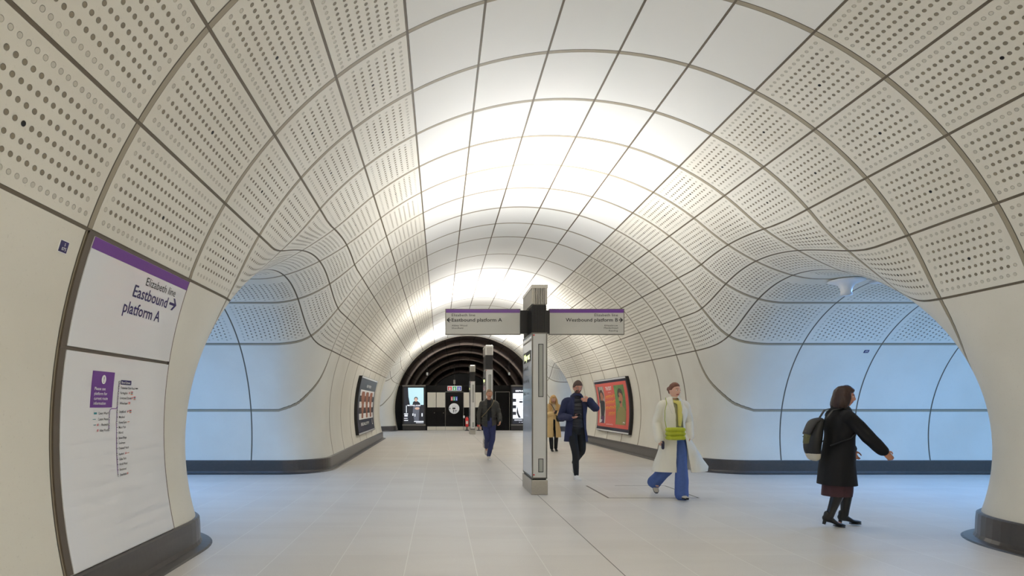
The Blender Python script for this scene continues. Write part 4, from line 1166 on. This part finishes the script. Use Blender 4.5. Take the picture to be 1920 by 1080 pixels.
def person(name, label, loc, rz): return thing(name, label, 'person', loc, rz)
def place(px, py): d = CAM_H * FPX / (py - 759); return ((px - 825) * d / FPX, d)

# ---- 1. man in dark padded jacket, far, walking towards the camera
x, y = place(915, 861)
J = dict(pelvis=(0, 0, .97), chest=(0, -.01, 1.33), neck=(0, -.01, 1.51), head=(.005, -.035, 1.665), headrot=rot_head(8, 6),
         shL=(.172, 0, 1.43), elL=(.255, .03, 1.16), wrL=(.27, -.14, .98), shR=(-.172, 0, 1.43), elR=(-.245, .06, 1.16), wrR=(-.25, .04, .90),
         handL=dict(d=(-.1, -.35, -.9), n=(-1, 0, .1), s=-1, curl=.5), handR=dict(d=(.05, -.12, -1), n=(1, 0, 0), s=1, curl=.45),
         hipL=(.09, 0, .92), knL=(.08, -.05, .50), anL=(-.02, -.10, .095), hipR=(-.09, .01, .92), knR=(-.05, -.02, .52), anR=(-.04, .36, .27), toeL=0, toeR=0)
p = person('person', 'man in dark padded jacket and blue jeans with tan strap, walking', (x + .03, y + .05, 0), 0)
sk = skinmat('skin_tan', 205, 150, 122); M_GREYH = mat('sandy_grey_hair', rgb(150, 122, 98), .7, noise=.2, nscale=40)
make_body(p, J, sk, M_GREYH); hair_cap(p, J['head'], J['headrot'], 1.0, M_GREYH, hairline=.52, thick=.007)
M_JEAN = mat('dark_denim', rgb(46, 52, 92), .8, noise=.15, nscale=30); M_JACK = mat('olive_black_padding', rgb(58, 56, 50), .6, noise=.12, nscale=12)
M_SWEAT = mat('black_knit', rgb(20, 20, 24), .85); M_SNEAK = mat('pale_sneaker', rgb(206, 200, 190), .6); M_SOLE = mat('white_sole', rgb(226, 224, 218), .6)
trousers(p, J, M_JEAN, 'jeans', ra=.048, end=-.01)
o = Org(); torso_cloth(o, J, grow=.006); o.fuse('sweater', M_SWEAT, p, folds=.003)
o = Org(); torso_cloth(o, J, grow=.026, low=-.05); sleeve(o, J, 'L', g=.016); sleeve(o, J, 'R', g=.016)
for i in range(6):
    z = 1.0 + i * .075; o.mb.lathe([(.14, -.002), (.2, 0), (.14, .002)], (0, 0, z), 20)
o.fuse('padded_jacket', M_JACK, p, folds=.010, fscale=7, stretch=(.6, .6, 2.2), cut=lambda c: c.y < -.03 and -.055 + (1.5 - c.z) * .0 < c.x < .055 + (1.2 - c.z) * .05 and c.z < 1.56, thick=.012)
o = Org(); o.limb([(0, .05, 1.53), (-.075, .0, 1.53), (-.085, -.05, 1.49), (-.04, -.065, 1.45)], [.022, .022, .02, .012], n=3); o.limb([(0, .05, 1.53), (.075, .0, 1.53), (.085, -.05, 1.49), (.05, -.07, 1.43)], [.022, .022, .02, .012], n=3)
o.fuse('collar', M_JACK, p)
shoe(p, J['anL'], 0, 0, M_SNEAK, M_SOLE); shoe(p, J['anR'], 0, 55, M_SNEAK, M_SOLE)
M_STRAP = mat('tan_webbing', rgb(150, 134, 96), .8)
st_ = thing('crossbody_strap', 'tan webbing strap across the chest of the man in the padded jacket', 'strap', tuple(p.location))
m = MB(); m.tube([(.13, .06, 1.50), (.11, -.07, 1.47), (.06, -.158, 1.38), (-.03, -.165, 1.27), (-.12, -.145, 1.16), (-.17, -.07, 1.10), (-.19, .02, 1.08)], [(.006, .024)] * 7, 10, ref=(0, 1, 0)); m.build('webbing', M_STRAP, st_, smooth=True)

# ---- 2. woman in beige trench coat, looking at her phone
x, y = place(1037, 846)
J = dict(pelvis=(0, 0, .93), chest=(0, 0, 1.26), neck=(0, 0, 1.42), head=(0, -.04, 1.555), headrot=rot_head(-6, 16),
         shL=(.165, 0, 1.36), elL=(.20, -.02, 1.09), wrL=(.05, -.22, 1.14), shR=(-.165, 0, 1.36), elR=(-.20, -.02, 1.09), wrR=(-.06, -.22, 1.14),
         handL=dict(d=(-.6, -.5, .3), n=(-.3, .3, 1), s=1, curl=.6), handR=dict(d=(.6, -.5, .3), n=(.3, .3, 1), s=-1, curl=.6), hsz=.9,
         hipL=(.08, 0, .88), knL=(.085, -.05, .48), anL=(.085, .02, .10), hipR=(-.08, 0, .88), knR=(-.075, -.03, .48), anR=(-.07, -.10, .10), toeL=0, toeR=0)
p = person('person', 'woman in beige trench coat with long blonde hair, looking down at phone', (x, y, 0), R(4))
sk2 = skinmat('skin_fair', 214, 168, 146); M_BLOND = mat('blonde_hair', rgb(196, 156, 100), .55, noise=.3, nscale=60)
make_body(p, J, sk2, M_BLOND, .95, build=.9, female=True)
def ex(o):
    H = Vector(J['head'])
    for sx in (-1, 1):
        o.loft([tuple(H + V3(sx * .045, .01, .08)) + (.03, .05), tuple(H + V3(sx * .085, .005, 0)) + (.022, .055), tuple(H + V3(sx * .10, -.01, -.11)) + (.03, .055), tuple(H + V3(sx * .105, -.05, -.22)) + (.036, .04), tuple(H + V3(sx * .115, -.065, -.32)) + (.022, .025)], ref=(0, 1, 0), n=4)
    o.loft([tuple(H + V3(0, .06, .05)) + (.07, .04), tuple(H + V3(0, .085, -.1)) + (.09, .045), tuple(H + V3(0, .10, -.25)) + (.11, .04), tuple(H + V3(0, .10, -.34)) + (.09, .025)], ref=(0, 1, 0), n=4)
hair_cap(p, J['head'], J['headrot'], .95, M_BLOND, hairline=.55, side=-.5, back=-.9, thick=.016, extra=ex, folds=.008)
M_BEIGE = mat('beige_gabardine', rgb(206, 178, 128), .8, noise=.06, nscale=10); M_BLKTR = mat('black_trouser', rgb(22, 22, 26), .7); M_BOOT = mat('black_leather', rgb(18, 17, 18), .3)
trousers(p, J, M_BLKTR, 'trousers', r0=.085, rk=.06, ra=.05, b=.9)
o = Org(); torso_cloth(o, J, .9, .006); o.fuse('jumper', mat('cream_knit', rgb(214, 200, 176), .9), p)
o = Org()
hem = [(0, .01, .40, .245, .17), (0, .01, .62, .225, .16)]
torso_cloth(o, J, .92, .030, 0, hem=hem); sleeve(o, J, 'L', .9, .018); sleeve(o, J, 'R', .9, .018)
o.fuse('trench_coat', M_BEIGE, p, folds=.014, fscale=6, hem=.42, cut=lambda c: (c.y < -.02 and abs(c.x) < np.interp(c.z, [.4, .9, 1.1, 1.4], [.045, .03, .02, .05]) and c.z < 1.44), thick=.012)
o = Org()
for sx in (-1, 1): o.limb([(0, .06, 1.44), (sx * .07, .01, 1.445), (sx * .085, -.08, 1.38), (sx * .05, -.135, 1.27)], [.02, .024, .028, .012], n=3, flat=.5)
o.fuse('lapels', M_BEIGE, p)
o = Org(); o.loft([(0, 0, 1.02, .176, .132), (0, 0, 1.055, .174, .13)]); o.fuse('belt', M_BEIGE, p, vox=.01)
for sd in ('L', 'R'):
    o = Org(); kn, an = Vector(J['kn' + sd]), Vector(J['an' + sd]); o.limb([kn - V3(0, 0, .03), kn + (an - kn) * .3, kn + (an - kn) * .8, an], [.062, .062, .045, .042]); b_ = o.fuse('boot_shaft', M_BOOT, p)
    shoe(p, J['an' + sd], 0, 0, M_BOOT, M_BOOT, 'boot', .9, heel=0.001)
M_PHONE = mat('phone_black', rgb(16, 16, 20), .15)
wx = p.matrix_basis
def held_phone(p, c, d, n, label):
    t = thing('phone', label, 'phone', tuple(Vector(p.location) + Matrix.Rotation(p.rotation_euler.z, 3, 'Z') @ Vector(c)))
    t.rotation_euler.z = p.rotation_euler.z
    d = Vector(d).normalized(); n = Vector(n).normalized(); x_ = d.cross(n); M = Matrix((x_, d, n)).transposed()
    m = MB(); m.box((0, 0, 0), (.074, .15, .009), rot=M); m.build('case', M_PHONE, t, bevel=.002)
    m = MB(); m.box(tuple(n * .0048), (.068, .142, .001), rot=M); m.build('phone_screen', mat('phone_screen', rgb(60, 70, 84), .1, emit=rgb(150, 170, 200), estr=.25), t)
    return t
held_phone(p, (0, -.30, 1.175), (0, -.6, .5), (0, .55, .8), 'phone held in both hands by the woman in beige')
def world(p, v): return Vector(p.location) + Matrix.Rotation(p.rotation_euler.z, 3, 'Z') @ Vector(v)
t = thing('handbag', 'black shoulder bag hanging at the hip of the woman in beige', 'bag', tuple(world(p, (.19, -.12, .93)))); t.rotation_euler.z = p.rotation_euler.z
o = Org(); o.loft([(0, -.02, 0, .125, .045), (0, -.02, .06, .14, .05), (0, -.02, .12, .12, .035)]); o.fuse('bag_body', M_BOOT, t, vox=.008, folds=.004)
m = MB(); m.tube([(-.11, -.02, .12), (-.07, -.035, .22), (.02, -.045, .235), (.1, -.02, .12)], [(.008, .008)] * 4, 8); m.build('handle', M_BOOT, t, smooth=True)
m = MB(); pts = [(-.12, -.02, .12), (-.16, -.04, .25), (-.23, -.05, .37), (-.28, -.02, .47), (-.33, .05, .51)]; m.tube(pts, .009, 8); m.build('long_strap', M_BOOT, t, smooth=True)

# ---- 3. man in navy jacket with phone, nearest walker beside the totem
x, y = place(1084, 901)
J = dict(pelvis=(0, .02, .98), chest=(0, -.01, 1.36), neck=(.01, -.02, 1.555), head=(.01, -.06, 1.71), headrot=rot_head(10, 14), twist=-6,
         shL=(.182, 0, 1.465), elL=(.37, .0, 1.315), wrL=(.20, -.19, 1.475), shR=(-.182, 0, 1.465), elR=(-.285, .03, 1.17), wrR=(-.15, -.22, 1.15),
         handL=dict(d=(-1, -.05, .10), n=(-.05, 1, -.2), s=-1, curl=.22, thumb=.1), handR=dict(d=(.8, -.5, .12), n=(.1, .35, 1), s=-1, curl=.55),
         hipL=(.095, .02, .93), knL=(.10, -.02, .53), anL=(.06, .40, .27), hipR=(-.09, .02, .93), knR=(-.05, -.13, .50), anR=(-.03, -.12, .095), toeL=-4, toeR=2)
p = person('person', 'bearded man in navy jacket and black padded vest, phone in hand', (x + .03, y + .26, 0), 0)
sk = skinmat('skin_ruddy', 206, 146, 122); M_DKH = mat('short_dark_hair', rgb(84, 64, 54), .75, noise=.2, nscale=50)
make_body(p, J, sk, M_DKH, 1.03, beard='full'); hair_cap(p, J['head'], J['headrot'], 1.03, M_DKH, hairline=.45, thick=.010, top=.006)
M_NAVYJ = mat('navy_wool', rgb(38, 42, 72), .85, noise=.1, nscale=14); M_VEST = mat('black_padding', rgb(28, 27, 34), .5, noise=.15, nscale=10); M_BLKJ = mat('black_jeans', rgb(18, 18, 20), .8, noise=.2, nscale=20)
trousers(p, J, M_BLKJ, 'jeans', r0=.092, rk=.064, ra=.046)
o = Org(); torso_cloth(o, J, grow=.016, low=.02)
o.fuse('padded_vest', M_VEST, p, folds=.013, fscale=8, stretch=(.5, .5, 2.6))
o = Org(); o.limb([(0, .05, 1.575), (-.07, .01, 1.575), (-.075, -.06, 1.55), (0, -.095, 1.53), (.075, -.06, 1.55), (.07, .01, 1.575), (0, .05, 1.575)], [.022] * 7, n=3); o.fuse('vest_collar', M_VEST, p)
o = Org(); torso_cloth(o, J, grow=.034, low=-.02, hem=[(0, .03, .68, .225, .15), (0, .02, .84, .21, .145)]); sleeve(o, J, 'L', g=.018); sleeve(o, J, 'R', g=.018)
o.fuse('jacket', M_NAVYJ, p, folds=.012, fscale=6, hem=.70, cut=lambda c: (c.y < -.02 and c.z > .6 and np.interp(c.z, [.66, 1.0, 1.3, 1.5], [-.12, -.10, -.075, -.06]) < c.x < np.interp(c.z, [.66, 1.0, 1.3, 1.5], [.17, .12, .085, .06])) and c.z < 1.56, thick=.012)
o = Org()
for sx in (-1, 1): o.limb([(0, .07, 1.56), (sx * .09, .02, 1.56), (sx * .10, -.09, 1.48), (sx * .10, -.155, 1.30)], [.018, .022, .028, .012], n=3, flat=.5)
o.fuse('lapels', M_NAVYJ, p)
M_WSN = mat('white_sneaker', rgb(228, 226, 222), .5)
shoe(p, J['anR'], 4, 0, M_WSN, M_SOLE, 'sneaker', 1.05); shoe(p, J['anL'], -4, 52, M_WSN, mat('tan_sole', rgb(196, 170, 140), .6), 'sneaker', 1.05)
m = MB(); H = Vector(J['head']); Mh = J['headrot']
for sx in (-1, 1):
    ring = [H + Mh @ Vector((sx * .032 + .024 * math.cos(a), -.093, .010 + .018 * math.sin(a))) for a in np.linspace(0, 2 * math.pi, 15)]
    m.tube(ring, .0018, 6); m.tube([H + Mh @ Vector((sx * .055, -.092, .014)), H + Mh @ Vector((sx * .084, -.02, .016))], .0018, 6)
m.tube([H + Mh @ Vector((-.008, -.098, .014)), H + Mh @ Vector((.008, -.098, .014))], .0018, 6); m.build('glasses', M_INK, p, smooth=True)
held_phone(p, (-.055, -.285, 1.195), (.75, -.35, .35), (-.1, .45, .9), 'phone in the right hand of the man in navy')

# ---- 4. woman in long white coat with yellow-green bag
x, y = place(1274, 937)
J = dict(pelvis=(0, 0, .95), chest=(0, -.01, 1.28), neck=(0, -.01, 1.46), head=(.005, -.03, 1.60), headrot=rot_head(22, 2), twist=0,
         shL=(.155, 0, 1.385), elL=(.235, .06, 1.14), wrL=(.22, -.02, .92), shR=(-.155, 0, 1.385), elR=(-.235, .04, 1.13), wrR=(-.24, -.07, .885),
         handL=dict(d=(-.05, -.15, -1), n=(-1, 0, 0), s=-1, curl=.5), handR=dict(d=(.05, -.2, -1), n=(1, 0, 0), s=1, curl=.7), hsz=.92,
         hipL=(.085, 0, .90), knL=(.09, -.07, .50), anL=(.075, -.11, .11), hipR=(-.08, .01, .90), knR=(-.06, .0, .49), anR=(-.15, .30, .22), toeL=3, toeR=-4)
p = person('person', 'woman in long open white coat, blue wide jeans and yellow scarf', (x - .04, y + .12, 0), 0)
M_AUB = mat('auburn_hair', rgb(110, 66, 48), .55, noise=.25, nscale=50)
make_body(p, J, sk2, M_AUB, .96, build=.9, female=True); 
def ex4(o): o.ball(Vector(J['head']) + J['headrot'] @ V3(0, .10, .02), (.04, .035, .04))
hair_cap(p, J['head'], J['headrot'], .96, M_AUB, hairline=.56, side=-.05, back=-.6, thick=.008, extra=ex4)
M_BJ = mat('blue_wide_denim', rgb(74, 98, 158), .85, noise=.12, nscale=30); M_WC = mat('white_wool', rgb(232, 228, 214), .9, noise=.03)
trousers(p, J, M_BJ, 'wide_jeans', r0=.09, rk=.080, ra=.094, b=.92, folds=.008, end=.045)
o = Org(); torso_cloth(o, J, .9, .008); o.fuse('green_top', mat('olive_top', rgb(152, 150, 112), .85), p, folds=.004)
o = Org(); o.limb([(0, .05, 1.46), (-.055, .0, 1.465), (-.03, -.075, 1.44), (.035, -.115, 1.40), (.045, -.13, 1.22), (.04, -.125, 1.08)], [.02, .022, .024, .028, .034, .022], n=4, flat=.6); o.limb([(0, .05, 1.46), (.06, .0, 1.465), (.05, -.08, 1.43), (.04, -.11, 1.38)], [.02, .022, .024, .026], n=3)
o.fuse('scarf', mat('pale_yellow_scarf', rgb(222, 212, 122), .85), p, folds=.005)
o = Org(); torso_cloth(o, J, .92, .032, -.02, hem=[(.125, .09, .38, .44, .20), (.075, .055, .60, .335, .175), (.035, .02, .80, .24, .155)]); sleeve(o, J, 'L', .9, .024, back=.0); sleeve(o, J, 'R', .9, .026, back=0)
o.fuse('long_coat', M_WC, p, folds=.016, fscale=5, hem=.395, cut=lambda c: (c.y < .0 and np.interp(c.z, [.42, .9, 1.2, 1.42], [-.0, -.005, -.02, -.045]) < c.x < np.interp(c.z, [.38, .9, 1.2, 1.42], [.22, .14, .09, .045]) and c.z < 1.5), thick=.012)
o = Org()
for sx in (-1, 1): o.limb([(0, .07, 1.47), (sx * .08, .02, 1.475), (sx * .085, -.08, 1.41), (sx * .07, -.15, 1.26)], [.02, .026, .034, .012], n=3, flat=.5)
o.fuse('lapels', M_WC, p, folds=.004)
M_BSH = mat('cream_shoe', rgb(196, 186, 166), .5)
shoe(p, J['anL'], 3, 0, M_BSH, M_BOOT, 'shoe', .92, boot=1); shoe(p, J['anR'], -4, 50, M_BSH, M_BOOT, 'shoe', .92, boot=1)
t = thing('handbag', 'quilted yellow-green shoulder bag in front of the white-coated woman', 'bag', tuple(world(p, (-.075, -.25, .95))))
M_LIME = mat('lime_leather', rgb(172, 180, 34), .4, noise=.06)
o = Org()
for k in range(3): o.loft([(-.115, 0, -.035 + k * .058, .03, .042), (0, -.012, -.035 + k * .058, .034, .055), (.115, 0, -.035 + k * .058, .03, .042)], ref=(0, 1, 0), n=3)
for k in range(3):
    for q in range(4): o.ball((-.1 + q * .067, -.03, -.035 + k * .058), (.036, .026, .032))
o.fuse('bag_body', M_LIME, t, vox=.006, folds=.002)
m = MB(); m.tube([(-.12, .02, .10), (-.13, .055, .22), (-.115, .085, .36), (-.08, .11, .46), (-.06, .20, .545)], .005, 8); m.build('strap', M_LIME, t, smooth=True)
t = thing('glasses_case', 'small dark pouch held low by the white-coated woman', 'pouch', tuple(world(p, (-.205, -.125, .80))))
o = Org(); o.loft([(0, 0, -.045, .02, .032), (0, 0, .045, .02, .034)]); o.fuse('pouch', mat('dark_violet', rgb(46, 40, 62), .6), t)

# ---- 5. woman in black coat walking away to the right
x, y = place(1562, 990)
J = dict(pelvis=(0, 0, .87), chest=(0, -.02, 1.18), neck=(.0, -.03, 1.335), head=(.0, -.065, 1.475), headrot=rot_head(-20, 2), twist=0,
         shL=(.16, -.01, 1.28), elL=(.20, -.10, 1.03), wrL=(.17, -.22, .86), shR=(-.17, -.02, 1.27), elR=(-.235, -.17, 1.06), wrR=(-.235, -.34, .875),
         handL=dict(d=(-.1, -.4, -1), n=(-1, 0, 0), s=-1, curl=.5), handR=dict(d=(.0, -.6, -.6), n=(1, 0, 0), s=1, curl=.3), hsz=.9,
         hipL=(.08, 0, .82), knL=(.075, -.13, .46), anL=(.08, -.10, .115), hipR=(-.08, 0, .82), knR=(-.06, .01, .45), anR=(-.06, .12, .12), toeL=0, toeR=0)
p = person('person', 'woman in black knee-length coat and dark boots, walking to the right', (x + .13, y + .10, 0), R(80))
M_BRN = mat('dark_brown_hair', rgb(52, 32, 26), .5, noise=.3, nscale=60)
sk5 = skinmat('skin_warm', 198, 138, 108)
make_body(p, J, sk5, M_BRN, .96, build=.92, female=True)
def ex5(o):
    H = Vector(J['head'])
    for sx in (-1, 1): o.loft([tuple(H + V3(sx * .05, .02, .07)) + (.03, .06), tuple(H + V3(sx * .078, .03, -.01)) + (.022, .06), tuple(H + V3(sx * .075, .055, -.10)) + (.028, .05), tuple(H + V3(sx * .05, .075, -.135)) + (.03, .03)], ref=(0, 1, 0), n=4)
    o.loft([tuple(H + V3(0, .05, .05)) + (.075, .06), tuple(H + V3(0, .085, -.06)) + (.08, .05), tuple(H + V3(0, .09, -.14)) + (.07, .035)], ref=(0, 1, 0), n=4)
hair_cap(p, J['head'], J['headrot'], .96, M_BRN, hairline=.50, side=-.35, back=-.9, thick=.020, extra=ex5, folds=.007)
M_BLKC = mat('black_wool', rgb(15, 15, 18), .9, noise=.1); M_TIGHT = mat('black_tights', rgb(20, 18, 20), .6); M_PLAID = mat('maroon_patterned_skirt', rgb(66, 40, 46), .85, noise=.45, nscale=18)
o = Org()
for sd in ('L', 'R'): leg_cloth(o, J, sd, .078, .053, .036)
o.fuse('tights', M_TIGHT, p, vox=.008)
o = Org(); o.loft([(0, .02, .34, .14, .15), (0, .01, .52, .15, .145), (0, 0, .85, .145, .12)]); o.fuse('skirt', M_PLAID, p, folds=.012, fscale=7, hem=.35, thick=.008)
o = Org(); torso_cloth(o, J, .95, .038, -.02, hem=[(0, .01, .46, .20, .19), (0, .01, .70, .195, .170)]); sleeve(o, J, 'L', .92, .022); sleeve(o, J, 'R', .92, .022)
o.loft([(0, .0, 1.33, .085, .08), (0, -.01, 1.40, .075, .075)])
o.fuse('coat', M_BLKC, p, folds=.010, fscale=6, hem=.48, thick=.01)
for sd, pt in (('L', 0), ('R', 8)):
    o = Org(); kn, an = Vector(J['kn' + sd]), Vector(J['an' + sd]); o.limb([kn - V3(0, 0, .02), kn + (an - kn) * .3, kn + (an - kn) * .8, an], [.056, .060, .043, .040]); o.fuse('boot_shaft', M_BOOT, p, folds=.003)
    shoe(p, J['an' + sd], 0, pt, M_BOOT, M_BOOT, 'boot', 1.0, heel=.012)
t = thing('backpack', 'black and olive rucksack on the back of the black-coated woman', 'bag', tuple(p.location)); t.rotation_euler.z = p.rotation_euler.z
M_RUCK = mat('black_nylon', rgb(24, 24, 24), .55, noise=.15); M_OLV = mat('olive_panel', rgb(88, 86, 46), .6, noise=.15); M_PALE = mat('pale_canvas', rgb(196, 192, 178), .8)
o = Org(); o.loft([(0, .26, .80, .115, .06), (0, .275, .92, .13, .08), (0, .25, 1.08, .12, .07), (0, .21, 1.20, .09, .045)], n=4); o.fuse('pack_body', [M_RUCK, M_PALE], t, vox=.009, folds=.006, colour=lambda c: 1 if c.z < .83 else 0)
o = Org(); o.loft([(0, .325, .95, .085, .03), (0, .315, 1.08, .08, .028)]); o.fuse('front_pocket', M_OLV, t, vox=.008)
o = Org(); o.loft([(0, .33, 1.06, .10, .018), (0, .27, 1.185, .105, .03), (0, .20, 1.22, .09, .025)], ref=(0, 0, 1)); o.fuse('flap', M_RUCK, t, vox=.008)
for sx in (-1, 1):
    m = MB(); m.tube([(sx * .075, .19, 1.19), (sx * .095, .10, 1.33), (sx * .105, .0, 1.355), (sx * .11, -.11, 1.28), (sx * .15, -.135, 1.12), (sx * .195, -.03, 1.02), (sx * .15, .15, .93)], [(.006, .024)] * 7, 10, ref=(1, 0, 0)); m.build('shoulder_strap', M_RUCK, t, smooth=True)
m = MB(); m.tube([(-.06, .345, 1.02), (.0, .35, 1.03), (.06, .345, 1.02)], .005, 6); m.build('buckle_strap', M_OLV, t)

bpy.data.scenes.remove(TMP)
